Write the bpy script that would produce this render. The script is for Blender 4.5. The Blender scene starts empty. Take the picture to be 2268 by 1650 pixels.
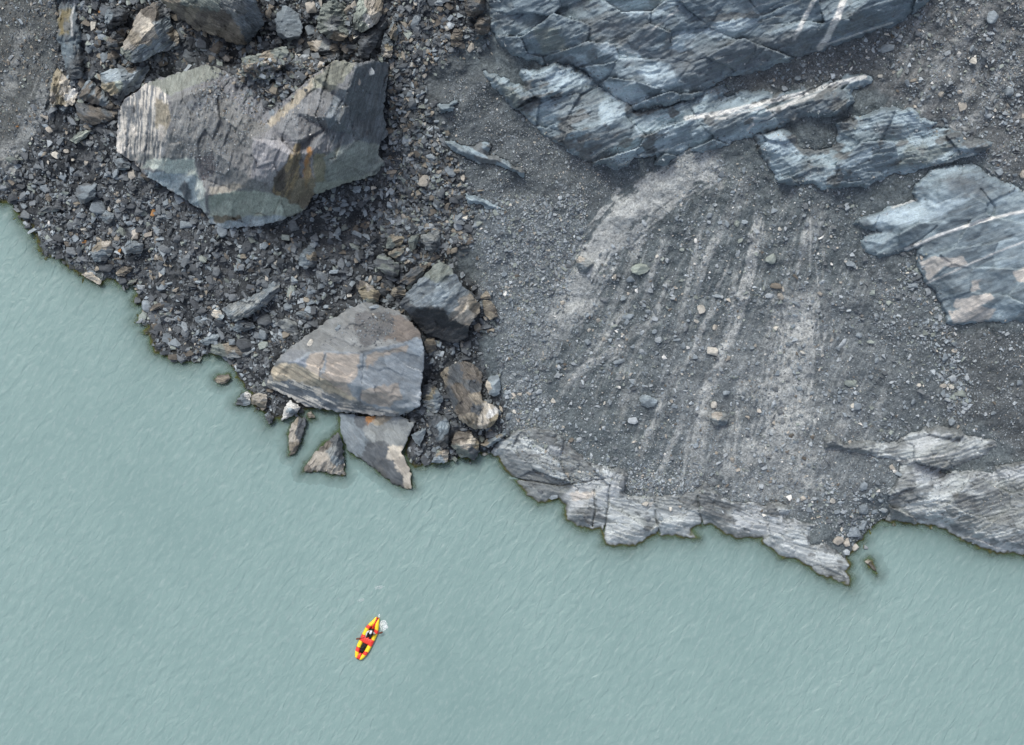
import bpy, bmesh, math, random
import numpy as np
from mathutils import Vector, Matrix
from mathutils.geometry import delaunay_2d_cdt

C = bpy.context.scene
COL = C.collection
R = math.radians

# ------------------------------------------------------------------ camera, light, exposure
CAM_H = 100.0            # metres above the lake
MPP = 0.0376             # metres on the lake per unit of the survey grid
UC, VC = 1134.0, 825.0
cam = bpy.data.objects.new('camera', bpy.data.cameras.new('camera'))
COL.objects.link(cam); C.camera = cam
cam.location = (0, 0, CAM_H)
cam.data.sensor_width = 36
cam.data.lens = 36 * CAM_H / (2268 * MPP)
cam.data.clip_end = 2000

SUN_EL, SUN_AZ = R(58), R(-24)
w = bpy.data.worlds.new('World'); C.world = w; w.use_nodes = True
nt = w.node_tree
bg = nt.nodes['Background']
sky = nt.nodes.new('ShaderNodeTexSky'); sky.sky_type = 'NISHITA'
sky.sun_disc = False; sky.sun_elevation = SUN_EL; sky.sun_rotation = SUN_AZ
sky.air_density = 1.0; sky.dust_density = 4.0; sky.ozone_density = 1.0
hs = nt.nodes.new('ShaderNodeHueSaturation'); hs.inputs['Saturation'].default_value = 0.7
nt.links.new(sky.outputs[0], hs.inputs['Color']); nt.links.new(hs.outputs[0], bg.inputs[0])
bg.inputs[1].default_value = 0.12
sl = bpy.data.lights.new('sun', 'SUN'); sl.energy = 1.5; sl.angle = R(14); sl.color = (.985, 1, .955)
sun = bpy.data.objects.new('sun', sl); COL.objects.link(sun)
sd = Vector((math.sin(SUN_AZ) * math.cos(SUN_EL), math.cos(SUN_AZ) * math.cos(SUN_EL), math.sin(SUN_EL)))
sun.rotation_euler = (-sd).to_track_quat('-Z', 'Y').to_euler()
C.view_settings.view_transform = 'Standard'; C.view_settings.look = 'None'
C.view_settings.exposure = 0.4; C.view_settings.gamma = 1

# ------------------------------------------------------------------ number helpers
def hsh(ix, iy, seed):
    h = (ix.astype(np.int64) * 374761393 + iy.astype(np.int64) * 668265263 + seed * 1274126177) & 0xFFFFFFFF
    h = ((h ^ (h >> 13)) * 1103515245) & 0xFFFFFFFF
    h = ((h ^ (h >> 15)) * 2654435761) & 0xFFFFFFFF
    return ((h ^ (h >> 16)) & 0xFFFFFF) / float(0xFFFFFF)

def vnoise(x, y, seed=0):
    ix = np.floor(x); iy = np.floor(y); fx = x - ix; fy = y - iy
    fx = fx * fx * (3 - 2 * fx); fy = fy * fy * (3 - 2 * fy)
    a = hsh(ix, iy, seed); b = hsh(ix + 1, iy, seed); c = hsh(ix, iy + 1, seed); d = hsh(ix + 1, iy + 1, seed)
    return (a + (b - a) * fx) * (1 - fy) + (c + (d - c) * fx) * fy

def fbm(x, y, seed=0, octv=4):
    s = 0; a = .5; t = 0
    for k in range(octv):
        s = s + a * vnoise(x * 2 ** k + 17.3 * k, y * 2 ** k - 9.1 * k, seed + k * 31); t += a; a *= .5
    return s / t                                   # 0..1, mean .5

def voronoi(x, y, seed=0):
    """distance to border-ish (F2-F1), cell random numbers and offset from the cell's point"""
    ix = np.floor(x); iy = np.floor(y)
    f1 = np.full(x.shape, 9.); f2 = np.full(x.shape, 9.)
    cx = np.zeros_like(x); cy = np.zeros_like(x); r1 = np.zeros_like(x); r2 = np.zeros_like(x); r3 = np.zeros_like(x)
    for dx in (-1, 0, 1):
        for dy in (-1, 0, 1):
            jx = ix + dx; jy = iy + dy
            px = jx + hsh(jx, jy, seed); py = jy + hsh(jx, jy, seed + 7)
            d = np.hypot(x - px, y - py)
            m = d < f1
            f2 = np.where(m, f1, np.minimum(f2, d)); f1 = np.where(m, d, f1)
            cx = np.where(m, x - px, cx); cy = np.where(m, y - py, cy)
            r1 = np.where(m, hsh(jx, jy, seed + 11), r1); r2 = np.where(m, hsh(jx, jy, seed + 13), r2)
            r3 = np.where(m, hsh(jx, jy, seed + 17), r3)
    return f2 - f1, r1, r2, r3, cx, cy

def sstep(x, a, b):
    t = np.clip((x - a) / (b - a), 0, 1); return t * t * (3 - 2 * t)

def inside(u, v, poly):
    r = np.zeros(u.shape, bool); n = len(poly)
    for i in range(n):
        x1, y1 = poly[i]; x2, y2 = poly[(i + 1) % n]
        if y1 == y2: continue
        c = ((y1 > v) != (y2 > v)) & (u < (x2 - x1) * (v - y1) / (y2 - y1) + x1)
        r ^= c
    return r

def pdist(u, v, pts, closed=True, nearest=False):
    d = np.full(u.shape, 1e9); n = len(pts); nu = np.zeros_like(u); nv = np.zeros_like(v)
    for i in range(n if closed else n - 1):
        x1, y1 = pts[i]; x2, y2 = pts[(i + 1) % n]
        ex, ey = x2 - x1, y2 - y1; L = ex * ex + ey * ey + 1e-9
        t = np.clip(((u - x1) * ex + (v - y1) * ey) / L, 0, 1)
        qx = x1 + t * ex; qy = y1 + t * ey
        dd = np.hypot(u - qx, v - qy)
        if nearest:
            m = dd < d; nu = np.where(m, qx, nu); nv = np.where(m, qy, nv)
        d = np.minimum(d, dd)
    return (d, nu, nv) if nearest else d

def sdist(u, v, poly):
    d = pdist(u, v, poly); return np.where(inside(u, v, poly), d, -d)

def world(u, v, z):
    k = MPP * (CAM_H - z) / CAM_H
    return np.stack([(u - UC) * k, (VC - v) * k, z + 0 * u], -1)

PAL = dict(mb=(.145, .175, .20), dk=(.052, .058, .065), sl=(.105, .118, .13), bl=(.19, .225, .25), lb=(.30, .355, .39), gr=(.19, .215, .20),
           pg=(.33, .37, .33), tn=(.25, .226, .185), be=(.375, .35, .31), cr=(.54, .50, .43), wh=(.66, .66, .64),
           rust=(.33, .17, .075), oc=(.28, .25, .185), br=(.142, .130, .115), li=(.245, .265, .268), pw=(.445, .48, .49), dust=(.15, .162, .168))
def pal(k): return np.array(PAL[k])

def tag(o, label=None, cat=None, group=None, kind=None):
    if label: o['label'] = label
    if cat: o['category'] = cat
    if group: o['group'] = group
    if kind: o['kind'] = kind
    return o

def mk_mesh(name, V, F, mat, cols=None, sc=None, smooth=False, parent=None):
    me = bpy.data.meshes.new(name)
    V = np.asarray(V, np.float32); F = np.asarray(F, np.int32); k = F.shape[1]
    me.vertices.add(len(V)); me.vertices.foreach_set('co', V.ravel())
    me.loops.add(F.size); me.loops.foreach_set('vertex_index', F.ravel())
    me.polygons.add(len(F)); me.polygons.foreach_set('loop_start', np.arange(0, F.size, k, dtype=np.int32))
    me.polygons.foreach_set('use_smooth', np.full(len(F), smooth, bool))
    if cols is not None:
        a = me.attributes.new('Col', 'FLOAT_COLOR', 'POINT')
        c = np.ones((len(V), 4), np.float32); c[:, :3] = cols; a.data.foreach_set('color', c.ravel())
    if sc is not None:
        a = me.attributes.new('sc', 'FLOAT_VECTOR', 'POINT'); a.data.foreach_set('vector', np.asarray(sc, np.float32).ravel())
    me.update(calc_edges=True); me.validate()
    if mat: me.materials.append(mat)
    o = bpy.data.objects.new(name, me); COL.objects.link(o)
    if parent: o.parent = parent
    return o

# ------------------------------------------------------------------ materials
class NT:
    def __init__(s, name):
        s.m = bpy.data.materials.new(name); s.m.use_nodes = True; s.t = s.m.node_tree
        s.b = s.t.nodes['Principled BSDF']; s.out = s.t.nodes['Material Output']
    def n(s, typ, **kw):
        nd = s.t.nodes.new(typ)
        for k, v in kw.items():
            if k in nd.inputs: nd.inputs[k].default_value = v
            else: setattr(nd, k, v)
        return nd
    def l(s, a, b): s.t.links.new(a, b)
    def noise(s, vec, scale, detail=4, rough=.6, mp=None):
        if mp:
            q = s.n('ShaderNodeMapping'); q.inputs['Scale'].default_value = mp; s.l(vec, q.inputs[0]); vec = q.outputs[0]
        nd = s.n('ShaderNodeTexNoise', Scale=scale, Detail=detail, Roughness=rough); s.l(vec, nd.inputs['Vector']); return nd.outputs[0]
    def mr(s, x, a, b, c, d):
        nd = s.n('ShaderNodeMapRange'); s.l(x, nd.inputs[0])
        for i, q in enumerate((a, b, c, d)): nd.inputs[i + 1].default_value = q
        return nd.outputs[0]
    def math(s, op, a, b):
        nd = s.n('ShaderNodeMath', operation=op)
        for i, q in enumerate((a, b)):
            if isinstance(q, (int, float)): nd.inputs[i].default_value = q
            else: s.l(q, nd.inputs[i])
        return nd.outputs[0]
    def mix(s, f, a, b, mode='MIX'):
        nd = s.n('ShaderNodeMix', data_type='RGBA', blend_type=mode)
        for i, q in ((0, f), (6, a), (7, b)):
            if isinstance(q, (int, float)): nd.inputs[i].default_value = q
            elif isinstance(q, tuple): nd.inputs[i].default_value = (*q, 1)
            else: s.l(q, nd.inputs[i])
        return nd.outputs[2]
    def attr(s, name): return s.n('ShaderNodeAttribute', attribute_name=name)

def algae(g, col):
    """green weed and dark wet band on whatever stands in the lake, by height above the water"""
    geo = g.n('ShaderNodeNewGeometry'); sep = g.n('ShaderNodeSeparateXYZ'); g.l(geo.outputs['Position'], sep.inputs[0])
    nz = g.noise(geo.outputs['Position'], 1.3, 3)
    zz = g.math('SUBTRACT', sep.outputs[2], g.mr(nz, .3, .7, -.04, .12))
    wet = g.mr(zz, .03, .26, .75, 0); gf = g.mr(zz, -.02, .10, 1, 0)
    c = g.mix(wet, col, (.042, .042, .034)); 
    return g.mix(gf, c, g.mix(g.mr(nz, .35, .65, 0, 1), (.085, .105, .020), (.085, .080, .030)))

def rock_mat(name, streak=.5, speck=.3, fleck=.0, bump=.5):
    g = NT(name); c = g.attr('Col').outputs['Color']; sc = g.attr('sc').outputs['Vector']
    s1 = g.noise(sc, 1, 7, .68, (.018, .32, .12)); s2 = g.noise(sc, 1, 5, .7, (.25, .6, .5)); s3 = g.noise(sc, 1, 4, .6, (.03, .05, .05))
    f = g.math('MULTIPLY', g.mr(s1, .3, .7, 1 - streak, 1 + streak), g.mr(s2, .3, .7, 1 - speck, 1 + speck))
    f = g.math('MULTIPLY', f, g.mr(s3, .3, .7, .82, 1.18))
    cc = g.n('ShaderNodeVectorMath', operation='SCALE'); g.l(c, cc.inputs[0]); g.l(f, cc.inputs['Scale'])
    col = cc.outputs[0]
    if fleck:
        fl = g.noise(sc, 1, 6, .72, (.05, .45, .2)); col = g.mix(g.mr(fl, .58, .70, 0, fleck), col, (.52, .49, .45))
    hv = g.noise(sc, 1, 3, .5, (.02, .06, .06)); col = g.mix(g.mr(hv, .52, .75, 0, .16), col, (.27, .245, .205), 'MIX')
    g.l(algae(g, col), g.b.inputs['Base Color'])
    g.b.inputs['Roughness'].default_value = .78; g.b.inputs['Specular IOR Level'].default_value = .3
    bp = g.n('ShaderNodeBump', Strength=bump, Distance=.12); g.l(g.math('ADD', s1, g.math('MULTIPLY', s2, .7)), bp.inputs['Height'])
    g.l(bp.outputs[0], g.b.inputs['Normal'])
    return g.m

M_ROCK = rock_mat('bedrock', .24, .24, .10, .30)
M_STRIPE = rock_mat('striped_rock', .5, .34, .75, .55)
M_BOULD = rock_mat('boulder_rock', .34, .36, .3, .5)
M_SMOOTH = rock_mat('smooth_rock', .15, .2, .08, .25)

def scree_mat():
    g = NT('scree'); c = g.attr('Col').outputs['Color']; pos = g.n('ShaderNodeNewGeometry').outputs['Position']
    n1 = g.noise(pos, 2.2, 8, .72); n2 = g.noise(pos, 14, 3, .6)
    vo = g.n('ShaderNodeTexVoronoi', Scale=9.0); g.l(pos, vo.inputs['Vector'])
    vs = g.n('ShaderNodeSeparateColor'); g.l(vo.outputs['Color'], vs.inputs[0])
    f = g.math('MULTIPLY', g.mr(n1, .3, .7, .72, 1.28), g.mr(vs.outputs[0], 0, 1, .72, 1.28))
    f = g.math('MULTIPLY', f, g.mr(n2, .3, .7, .8, 1.2))
    cc = g.n('ShaderNodeVectorMath', operation='SCALE'); g.l(c, cc.inputs[0]); g.l(f, cc.inputs['Scale'])
    g.l(algae(g, cc.outputs[0]), g.b.inputs['Base Color']); g.b.inputs['Roughness'].default_value = .95; g.b.inputs['Specular IOR Level'].default_value = .15
    h = g.math('ADD', g.math('MULTIPLY', vo.outputs['Distance'], -1.2), n1)
    bp = g.n('ShaderNodeBump', Strength=.4, Distance=.08); g.l(h, bp.inputs['Height']); g.l(bp.outputs[0], g.b.inputs['Normal'])
    return g.m
M_SCREE = scree_mat()

def stone_mat():
    g = NT('stone'); c = g.attr('Col').outputs['Color']; pos = g.n('ShaderNodeNewGeometry').outputs['Position']
    n1 = g.noise(pos, 3.5, 6, .7, (1, 2.2, 1.6)); n2 = g.noise(pos, 1.1, 2)
    f = g.mr(n1, .3, .7, .68, 1.32)
    cc = g.n('ShaderNodeVectorMath', operation='SCALE'); g.l(c, cc.inputs[0]); g.l(f, cc.inputs['Scale'])
    g.l(algae(g, cc.outputs[0]), g.b.inputs['Base Color']); g.b.inputs['Roughness'].default_value = .85; g.b.inputs['Specular IOR Level'].default_value = .25
    bp = g.n('ShaderNodeBump', Strength=.5, Distance=.06); g.l(n1, bp.inputs['Height']); g.l(bp.outputs[0], g.b.inputs['Normal'])
    return g.m
M_STONE = stone_mat()

def plain(name, c, rough=.5, spec=.4, coat=0):
    g = NT(name); pos = g.n('ShaderNodeTexCoord').outputs['Object']
    n = g.noise(pos, 9, 4); cc = g.n('ShaderNodeVectorMath', operation='SCALE'); cc.inputs[0].default_value = c
    g.l(g.mr(n, .3, .7, .88, 1.1), cc.inputs['Scale']); g.l(cc.outputs[0], g.b.inputs['Base Color'])
    g.b.inputs['Roughness'].default_value = rough; g.b.inputs['Specular IOR Level'].default_value = spec
    return g.m
# ------------------------------------------------------------------ survey of the shore (grid units)
SHORE = [(-1500, -700), (-700, 20), (-120, 400), (0, 450), (28, 451), (37, 471), (52, 497), (60, 510), (81, 530), (84, 552), (100, 567), (132, 572),
  (147, 585), (170, 602), (192, 620), (221, 632), (235, 621), (255, 617), (260, 629), (278, 637), (298, 625), (304, 650), (295, 667),
  (302, 674), (322, 672), (322, 692), (304, 710), (330, 722), (318, 738), (332, 745), (335, 760), (345, 780), (370, 792), (405, 802),
  (430, 802), (467, 786), (502, 793), (510, 807), (531, 840), (548, 860), (557, 868), (556, 892), (584, 913), (595, 939), (607, 927),
  (625, 931), (648, 922), (672, 907), (698, 905), (751, 910), (800, 925), (880, 940), (905, 970), (900, 1000), (912, 1033), (953, 1030),
  (994, 1024), (1017, 1015), (1052, 1021), (1061, 1004), (1088, 1001), (1099, 1007), (1107, 1013), (1119, 1036), (1136, 1057), (1154, 1077),
  (1174, 1098), (1195, 1110), (1239, 1107), (1253, 1118), (1259, 1148), (1280, 1165), (1306, 1170), (1330, 1168), (1338, 1183), (1341, 1199),
  (1365, 1206), (1394, 1209), (1423, 1200), (1456, 1180), (1473, 1187), (1497, 1181), (1517, 1189), (1546, 1189), (1531, 1176), (1558, 1159),
  (1576, 1162), (1596, 1177), (1637, 1192), (1687, 1193), (1696, 1205), (1725, 1230), (1762, 1236), (1797, 1259), (1831, 1276), (1854, 1288),
  (1883, 1297), (1886, 1276), (1871, 1265), (1886, 1251), (1873, 1233), (1889, 1225), (1897, 1208), (1911, 1196), (1917, 1182), (1923, 1170),
  (1949, 1153), (1983, 1156), (2026, 1161), (2084, 1167), (2098, 1179), (2136, 1196), (2170, 1213), (2213, 1223), (2268, 1228), (2420, 1240),
  (2900, 1250), (3800, 1200), (3800, -1600), (-1500, -1600)]
LINE_U = np.array([-1500, 0, 300, 600, 900, 1200, 1500, 1900, 2268, 3800.]); LINE_V = np.array([-700, 440, 680, 890, 1030, 1100, 1180, 1230, 1230, 1200.])
_lu = np.linspace(-1500, 3800, 531); _lv = np.interp(_lu, LINE_U, LINE_V)
_kk = np.hanning(41); _kk /= _kk.sum(); _lv = np.convolve(np.pad(_lv, 20, mode='edge'), _kk, 'valid')
FU0, FU1, FV0, FV1 = -50, 2320, -50, 1340
def axis(lo, f0, f1, hi, step=2.0):
    return np.concatenate([np.linspace(lo, f0, 40)[:-1], np.arange(f0, f1, step), np.linspace(f1, hi, 40)])
US = axis(-1400, FU0, FU1, 3700); VS = axis(-1400, FV0, FV1, 3000)
GU, GV = np.meshgrid(US, VS)
wu = GU + 14 * (fbm(GU / 30, GV / 30, 3) - .5) + 7 * (fbm(GU / 8, GV / 8, 5, 2) - .5)
wv = GV + 14 * (fbm(GU / 30, GV / 30, 4) - .5) + 7 * (fbm(GU / 8, GV / 8, 6, 2) - .5)
SD = sdist(wu, wv, SHORE)
DSM = np.maximum(0, np.interp(GU, _lu, _lv) - GV)
def base_z(sd, dsm):
    up = .4 * (1 - np.exp(-np.maximum(sd, 0) / 11)) + MPP * .40 * dsm * np.clip(sd / 60, 0, 1)
    return np.where(sd > 0, up, np.maximum(sd * .030, -5 + .004 * sd))
ZB = base_z(SD, DSM)

# ---- bedrock outcrops: outline, strata angle (degrees, anticlockwise in the picture), relief, palette pair
OUT = [
 dict(n='cliff_outcrop', lab='broad blue grey cliff face with dark wet slabs reaching the top edge', short='the top cliff', th=22, amp=.95, dome=2.0, fine=.22,
  poly=[(1085, -260), (1086, 0), (1088, 50), (1105, 92), (1149, 122), (1189, 132), (1251, 147), (1270, 141), (1295, 150), (1331, 185), (1396, 237), (1461, 225), (1524, 220),
   (1550, 205), (1600, 172), (1701, 142), (1811, 107), (1926, 67), (1976, 50), (2026, 20), (2060, -10), (2200, -260)], c=('bl', 'mb'),
  light=[[(1406, 155), (1434, 140), (1484, 142), (1509, 180), (1484, 192), (1451, 197)], [(1484, 85), (1510, 68), (1540, 75), (1535, 110), (1480, 112)], [(1544, 67), (1600, 35), (1699, 35), (1640, 75), (1590, 88)],
   [(1331, 183), (1370, 182), (1400, 180), (1440, 225), (1396, 237)], [(1320, 105), (1345, 92), (1400, 100), (1425, 135), (1380, 138)], [(1350, 10), (1420, 0), (1510, 0), (1450, 40), (1400, 35)], [(1265, 118), (1300, 122), (1350, 160), (1330, 180)]],
  dark=[[(1430, 120), (1700, 75), (1870, 60), (1790, 110), (1600, 165), (1540, 200)], [(1290, 40), (1400, 45), (1470, 60), (1420, 140), (1320, 100)]], green=[[(1180, 60), (1240, 60), (1260, 110), (1200, 120)]],
  veins=[([(1870, -5), (1855, 40), (1830, 85), (1815, 106)], 6, .9), ([(1805, -5), (1785, 35), (1760, 85)], 4, .7), ([(1500, 22), (1470, 45), (1430, 80)], 1.5, .4), ([(1976, 50), (1900, 75), (1820, 102)], 1.5, .5)]),
 dict(n='rock_ledge', lab='fractured blue grey ledge with white quartz vein along its upper rim', short='the white veined ledge', th=24, amp=.95, dome=1.4, fine=.4, joint=.12,
  poly=[(1076, 158), (1095, 168), (1134, 187), (1168, 206), (1172, 190), (1158, 165), (1165, 155), (1195, 163), (1230, 147), (1251, 150), (1270, 155), (1300, 168), (1330, 190), (1355, 205),
   (1400, 240), (1400, 255), (1480, 240), (1524, 225), (1545, 207), (1604, 190), (1610, 198), (1590, 225), (1650, 202), (1700, 210), (1791, 200), (1861, 180), (1876, 167), (1918, 167), (1928, 175), (1923, 186),
   (1883, 197), (1886, 225), (1851, 250), (1786, 252), (1743, 270), (1701, 290), (1685, 292), (1632, 307), (1596, 322), (1556, 332), (1524, 322), (1499, 342), (1459, 361), (1462, 335), (1400, 350), (1369, 370),
   (1354, 367), (1346, 357), (1304, 352), (1274, 337), (1239, 317), (1221, 300), (1204, 295), (1194, 282), (1159, 250), (1134, 228), (1110, 200), (1085, 175)], c=('lb', 'bl'),
  light=[[(1205, 165), (1255, 152), (1325, 185), (1270, 190), (1215, 190)], [(1330, 225), (1380, 230), (1390, 255), (1325, 285)], [(1400, 265), (1490, 245), (1500, 260), (1410, 310)], [(1358, 350), (1400, 320), (1480, 290), (1490, 310), (1380, 365)]],
  dark=[[(1265, 205), (1335, 200), (1330, 270), (1260, 290), (1225, 250)], [(1290, 300), (1400, 280), (1340, 345), (1300, 340)], [(1580, 255), (1660, 250), (1620, 300), (1560, 300)], [(1740, 215), (1880, 200), (1850, 245), (1740, 262)]],
  green=[[(1085, 165), (1134, 195), (1200, 280), (1140, 240)]],
  veins=[([(1520, 262), (1620, 246), (1700, 225), (1790, 205), (1830, 190), (1865, 183), (1915, 170)], 4.5, .85), ([(1860, 190), (1790, 217), (1700, 246)], 3, .6), ([(1530, 258), (1600, 262), (1700, 236)], 2, .55),
   ([(1775, 212), (1700, 262), (1660, 262), (1668, 275), (1655, 288)], 2, .6), ([(1305, 352), (1345, 325), (1420, 300)], 2, .55), ([(1371, 366), (1420, 345), (1480, 330)], 1.5, .4)]),
 dict(n='rock_ledge', lab='rounded pale blue grey ledge with a dusty hollow, between fan and cliff', short='the hollowed ledge', th=17, amp=.85, dome=1.2, fine=.45, joint=.12,
  poly=[(1674, 300), (1701, 295), (1733, 287), (1761, 302), (1765, 330), (1826, 332), (1856, 315), (1861, 282), (1856, 270), (1921, 258), (1953, 240), (2023, 245), (2036, 268), (2076, 270), (2056, 287), (2101, 287), (2121, 297),
   (2133, 315), (2170, 312), (2195, 318), (2185, 335), (2151, 342), (2058, 367), (2026, 380), (1973, 385), (1951, 397), (1916, 410), (1816, 415), (1801, 402), (1751, 407), (1726, 397), (1711, 377), (1701, 362), (1678, 330)], c=('lb', 'bl'),
  light=[[(1680, 300), (1735, 290), (1770, 335), (1720, 350)], [(1835, 380), (1930, 325), (1935, 345), (1880, 375)], [(1970, 255), (2022, 250), (2040, 280), (1990, 270)]],
  dark=[[(1930, 280), (2000, 275), (2000, 310), (1930, 300)], [(1780, 355), (1830, 360), (1820, 390), (1775, 380)]], green=[[(2010, 320), (2130, 320), (2050, 365), (1980, 375)]],
  veins=[([(2050, 375), (2130, 350), (2156, 342)], 1.6, .6)]),
 dict(n='rock_slab', lab='big smooth grey slab crossed by a long straight white quartz line', short='the quartz lined slab', th=20, amp=.26, dome=1.1, fine=.22,
  poly=[(2031, 442), (1976, 460), (1901, 485), (1891, 492), (1911, 505), (1951, 511), (1913, 520), (1906, 532), (1918, 555), (1951, 569), (2001, 554), (2040, 545), (2026, 572), (2033, 587), (2043, 612), (2053, 632),
   (2073, 650), (2083, 682), (2098, 695), (2098, 717), (2131, 722), (2176, 712), (2268, 711), (2500, 690), (2500, 480), (2268, 425), (2230, 405), (2190, 385), (2165, 370), (2150, 362), (2100, 368), (2063, 375), (2045, 395), (2030, 410), (2018, 427)],
  c=('lb', 'bl'), light=[[(1910, 485), (2040, 445), (2150, 440), (2060, 490), (1950, 500)]], dark=[[(2100, 385), (2180, 400), (2190, 440), (2100, 430)], [(1900, 492), (1950, 500), (1960, 510), (1915, 505)]],
  beige=[[(2036, 580), (2065, 570), (2130, 570), (2140, 590), (2090, 590), (2060, 620), (2045, 600)], [(2115, 665), (2195, 648), (2200, 662), (2150, 690), (2110, 680)], [(2098, 690), (2150, 680), (2205, 685), (2190, 710), (2110, 718)], [(2150, 625), (2170, 620), (2172, 640), (2155, 640)], [(2245, 600), (2280, 590), (2280, 630), (2250, 625)]],
  green=[], veins=[([(2006, 552), (2076, 522), (2188, 485), (2268, 467), (2500, 400)], 2.6, .9), ([(2051, 628), (2163, 577), (2268, 535)], 1.2, .6), ([(1976, 459), (2031, 441)], 2, .5)], cracks=[([(2173, 420), (2203, 457), (2198, 480), (2150, 500)], 2.5), ([(2001, 554), (2060, 515), (2075, 500)], 1.5)]),
 dict(n='shore_ledge', lab='long pale lilac grey ledge of layered rock along the waterline', short='the layered shore ledge', th=-14, amp=.52, dome=.35, fine=.7, joint=.5,
  poly=[(1085, 1005), (1101, 984), (1130, 954), (1157, 943), (1209, 943), (1245, 963), (1268, 992), (1297, 1007), (1309, 1025), (1371, 1033), (1394, 1054), (1385, 1089), (1414, 1098), (1458, 1095), (1514, 1089), (1540, 1077), (1561, 1060),
   (1584, 1089), (1620, 1107), (1696, 1112), (1710, 1098), (1759, 1127), (1740, 1140), (1822, 1164), (1797, 1176), (1802, 1205), (1831, 1199), (1868, 1233), (1905, 1250), (1905, 1310), (1800, 1300), (1690, 1235), (1560, 1200), (1500, 1215), (1330, 1230), (1245, 1165), (1130, 1100)], c=('li', 'pw'),
  light=[[(1290, 1060), (1360, 1045), (1385, 1060), (1360, 1110), (1260, 1130), (1250, 1095)], [(1620, 1115), (1700, 1120), (1790, 1165), (1700, 1185), (1620, 1170)], [(1220, 985), (1265, 995), (1240, 1010), (1205, 1000)]],
  dark=[[(1100, 990), (1180, 1000), (1190, 1060), (1130, 1050)], [(1545, 1080), (1580, 1090), (1600, 1150), (1560, 1150)], [(1255, 1110), (1310, 1130), (1300, 1165), (1265, 1150)]], green=[],
  beige=[[(1264, 1090), (1310, 1085), (1315, 1102), (1270, 1108)], [(1430, 1110), (1445, 1112), (1440, 1125)]], veins=[], cracks=[([(1315, 1085), (1318, 1130), (1312, 1165)], 1.6), ([(1350, 1075), (1346, 1130), (1338, 1178)], 2), ([(1450, 1130), (1460, 1180)], 2), ([(1545, 1100), (1555, 1160)], 2.4), ([(1130, 1058), (1240, 1075), (1340, 1060)], 1.6)]),
 dict(n='shore_outcrop', lab='fanned pale grey outcrop of splintered strata dipping into the lake', short='the splintered outcrop', th=12, amp=.8, dome=1.1, fine=.7, joint=.3,
  poly=[(1822, 978), (1840, 963), (1871, 984), (1911, 975), (1969, 980), (2003, 966), (2049, 952), (2078, 943), (2118, 957), (2193, 975), (2207, 983), (2170, 1012), (2113, 1032), (2085, 1045), (2164, 1044), (2199, 1050), (2202, 1032), (2268, 1024), (2500, 1000), (2500, 1270),
   (2200, 1245), (2090, 1190), (1960, 1165), (1972, 1127), (1969, 1110), (1986, 1070), (1992, 1024), (1983, 1018), (1943, 1012), (1911, 1001), (1871, 992), (1825, 992)], c=('pw', 'li'),
  light=[[(2000, 985), (2070, 955), (2110, 965), (2040, 1000)], [(1998, 1045), (2060, 1030), (2120, 1050), (2080, 1075), (2010, 1070)], [(2110, 1055), (2268, 1030), (2300, 1060), (2150, 1065)], [(2130, 1200), (2200, 1190), (2270, 1200), (2270, 1230), (2200, 1225)]],
  dark=[[(1985, 1070), (2030, 1080), (2030, 1110), (1980, 1110)], [(2070, 1075), (2268, 1080), (2268, 1090), (2120, 1086)], [(2105, 1090), (2160, 1095), (2160, 1140), (2120, 1130)], [(2090, 1170), (2150, 1160), (2160, 1200)]], green=[], beige=[],
  veins=[([(1985, 1022), (2080, 1012), (2130, 1000)], 1.2, .5)], cracks=[([(2060, 1030), (2000, 1062)], 2)]),
 dict(n='rock_outcrop', lab='small pale foliated lens of rock poking through dark scree below the cliff', short='the pale lens', th=-28, amp=.3, dome=.3,
  poly=[(982, 311), (1005, 312), (1030, 322), (1050, 325), (1062, 312), (1082, 312), (1092, 322), (1082, 338), (1100, 346), (1130, 360), (1165, 378), (1160, 392), (1130, 378), (1090, 362), (1060, 362), (1020, 345), (995, 330)], c=('lb', 'bl'), light=[], dark=[], green=[], veins=[]),
 dict(n='rock_outcrop', lab='tiny splintered scrap of pale rock right of the huge boulder', short='the splinter scrap', th=-20, amp=.2, dome=.2,
  poly=[(966, 228), (985, 230), (1012, 217), (1018, 226), (1000, 235), (1012, 245), (985, 252), (968, 245)], c=('bl', 'lb'), light=[], dark=[], green=[], veins=[]),
 dict(n='rock_outcrop', lab='blue grey rib of rock sinking into gravel beside the rubble strip', short='the blue rib', th=-30, amp=.25, dome=.35,
  poly=[(1028, 425), (1050, 430), (1080, 446), (1112, 462), (1095, 468), (1060, 452), (1035, 450)], c=('bl', 'lb'), light=[], dark=[], green=[], veins=[]),
 dict(n='cliff_outcrop', lab='dark blue rock face with an ochre patch above the left rubble', short='the ochre patched face', th=75, amp=.8, dome=1.2,
  poly=[(118, -120), (122, 30), (122, 80), (140, 140), (150, 178), (180, 172), (188, 120), (180, 60), (176, 0), (190, -120)], c=('sl', 'bl'), light=[], dark=[[(145, 130), (180, 100), (188, 170), (155, 180)]], green=[], veins=[([(168, 0), (158, 40), (160, 80)], 1.3, .5)], ochre=[[(122, 20), (158, 20), (156, 75), (128, 82)]]),
]
DIRT = PAL['dust']
ZT = ZB + (fbm(GU / 60, GV / 60, 21) - .5) * 1.1 * np.clip(SD / 60, 0, 1) + (fbm(GU / 14, GV / 14, 23) - .5) * .22 * np.clip(SD / 20, .05, 1)
OUTMASK = np.zeros(GU.shape, bool)
ZTOP = None
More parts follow.
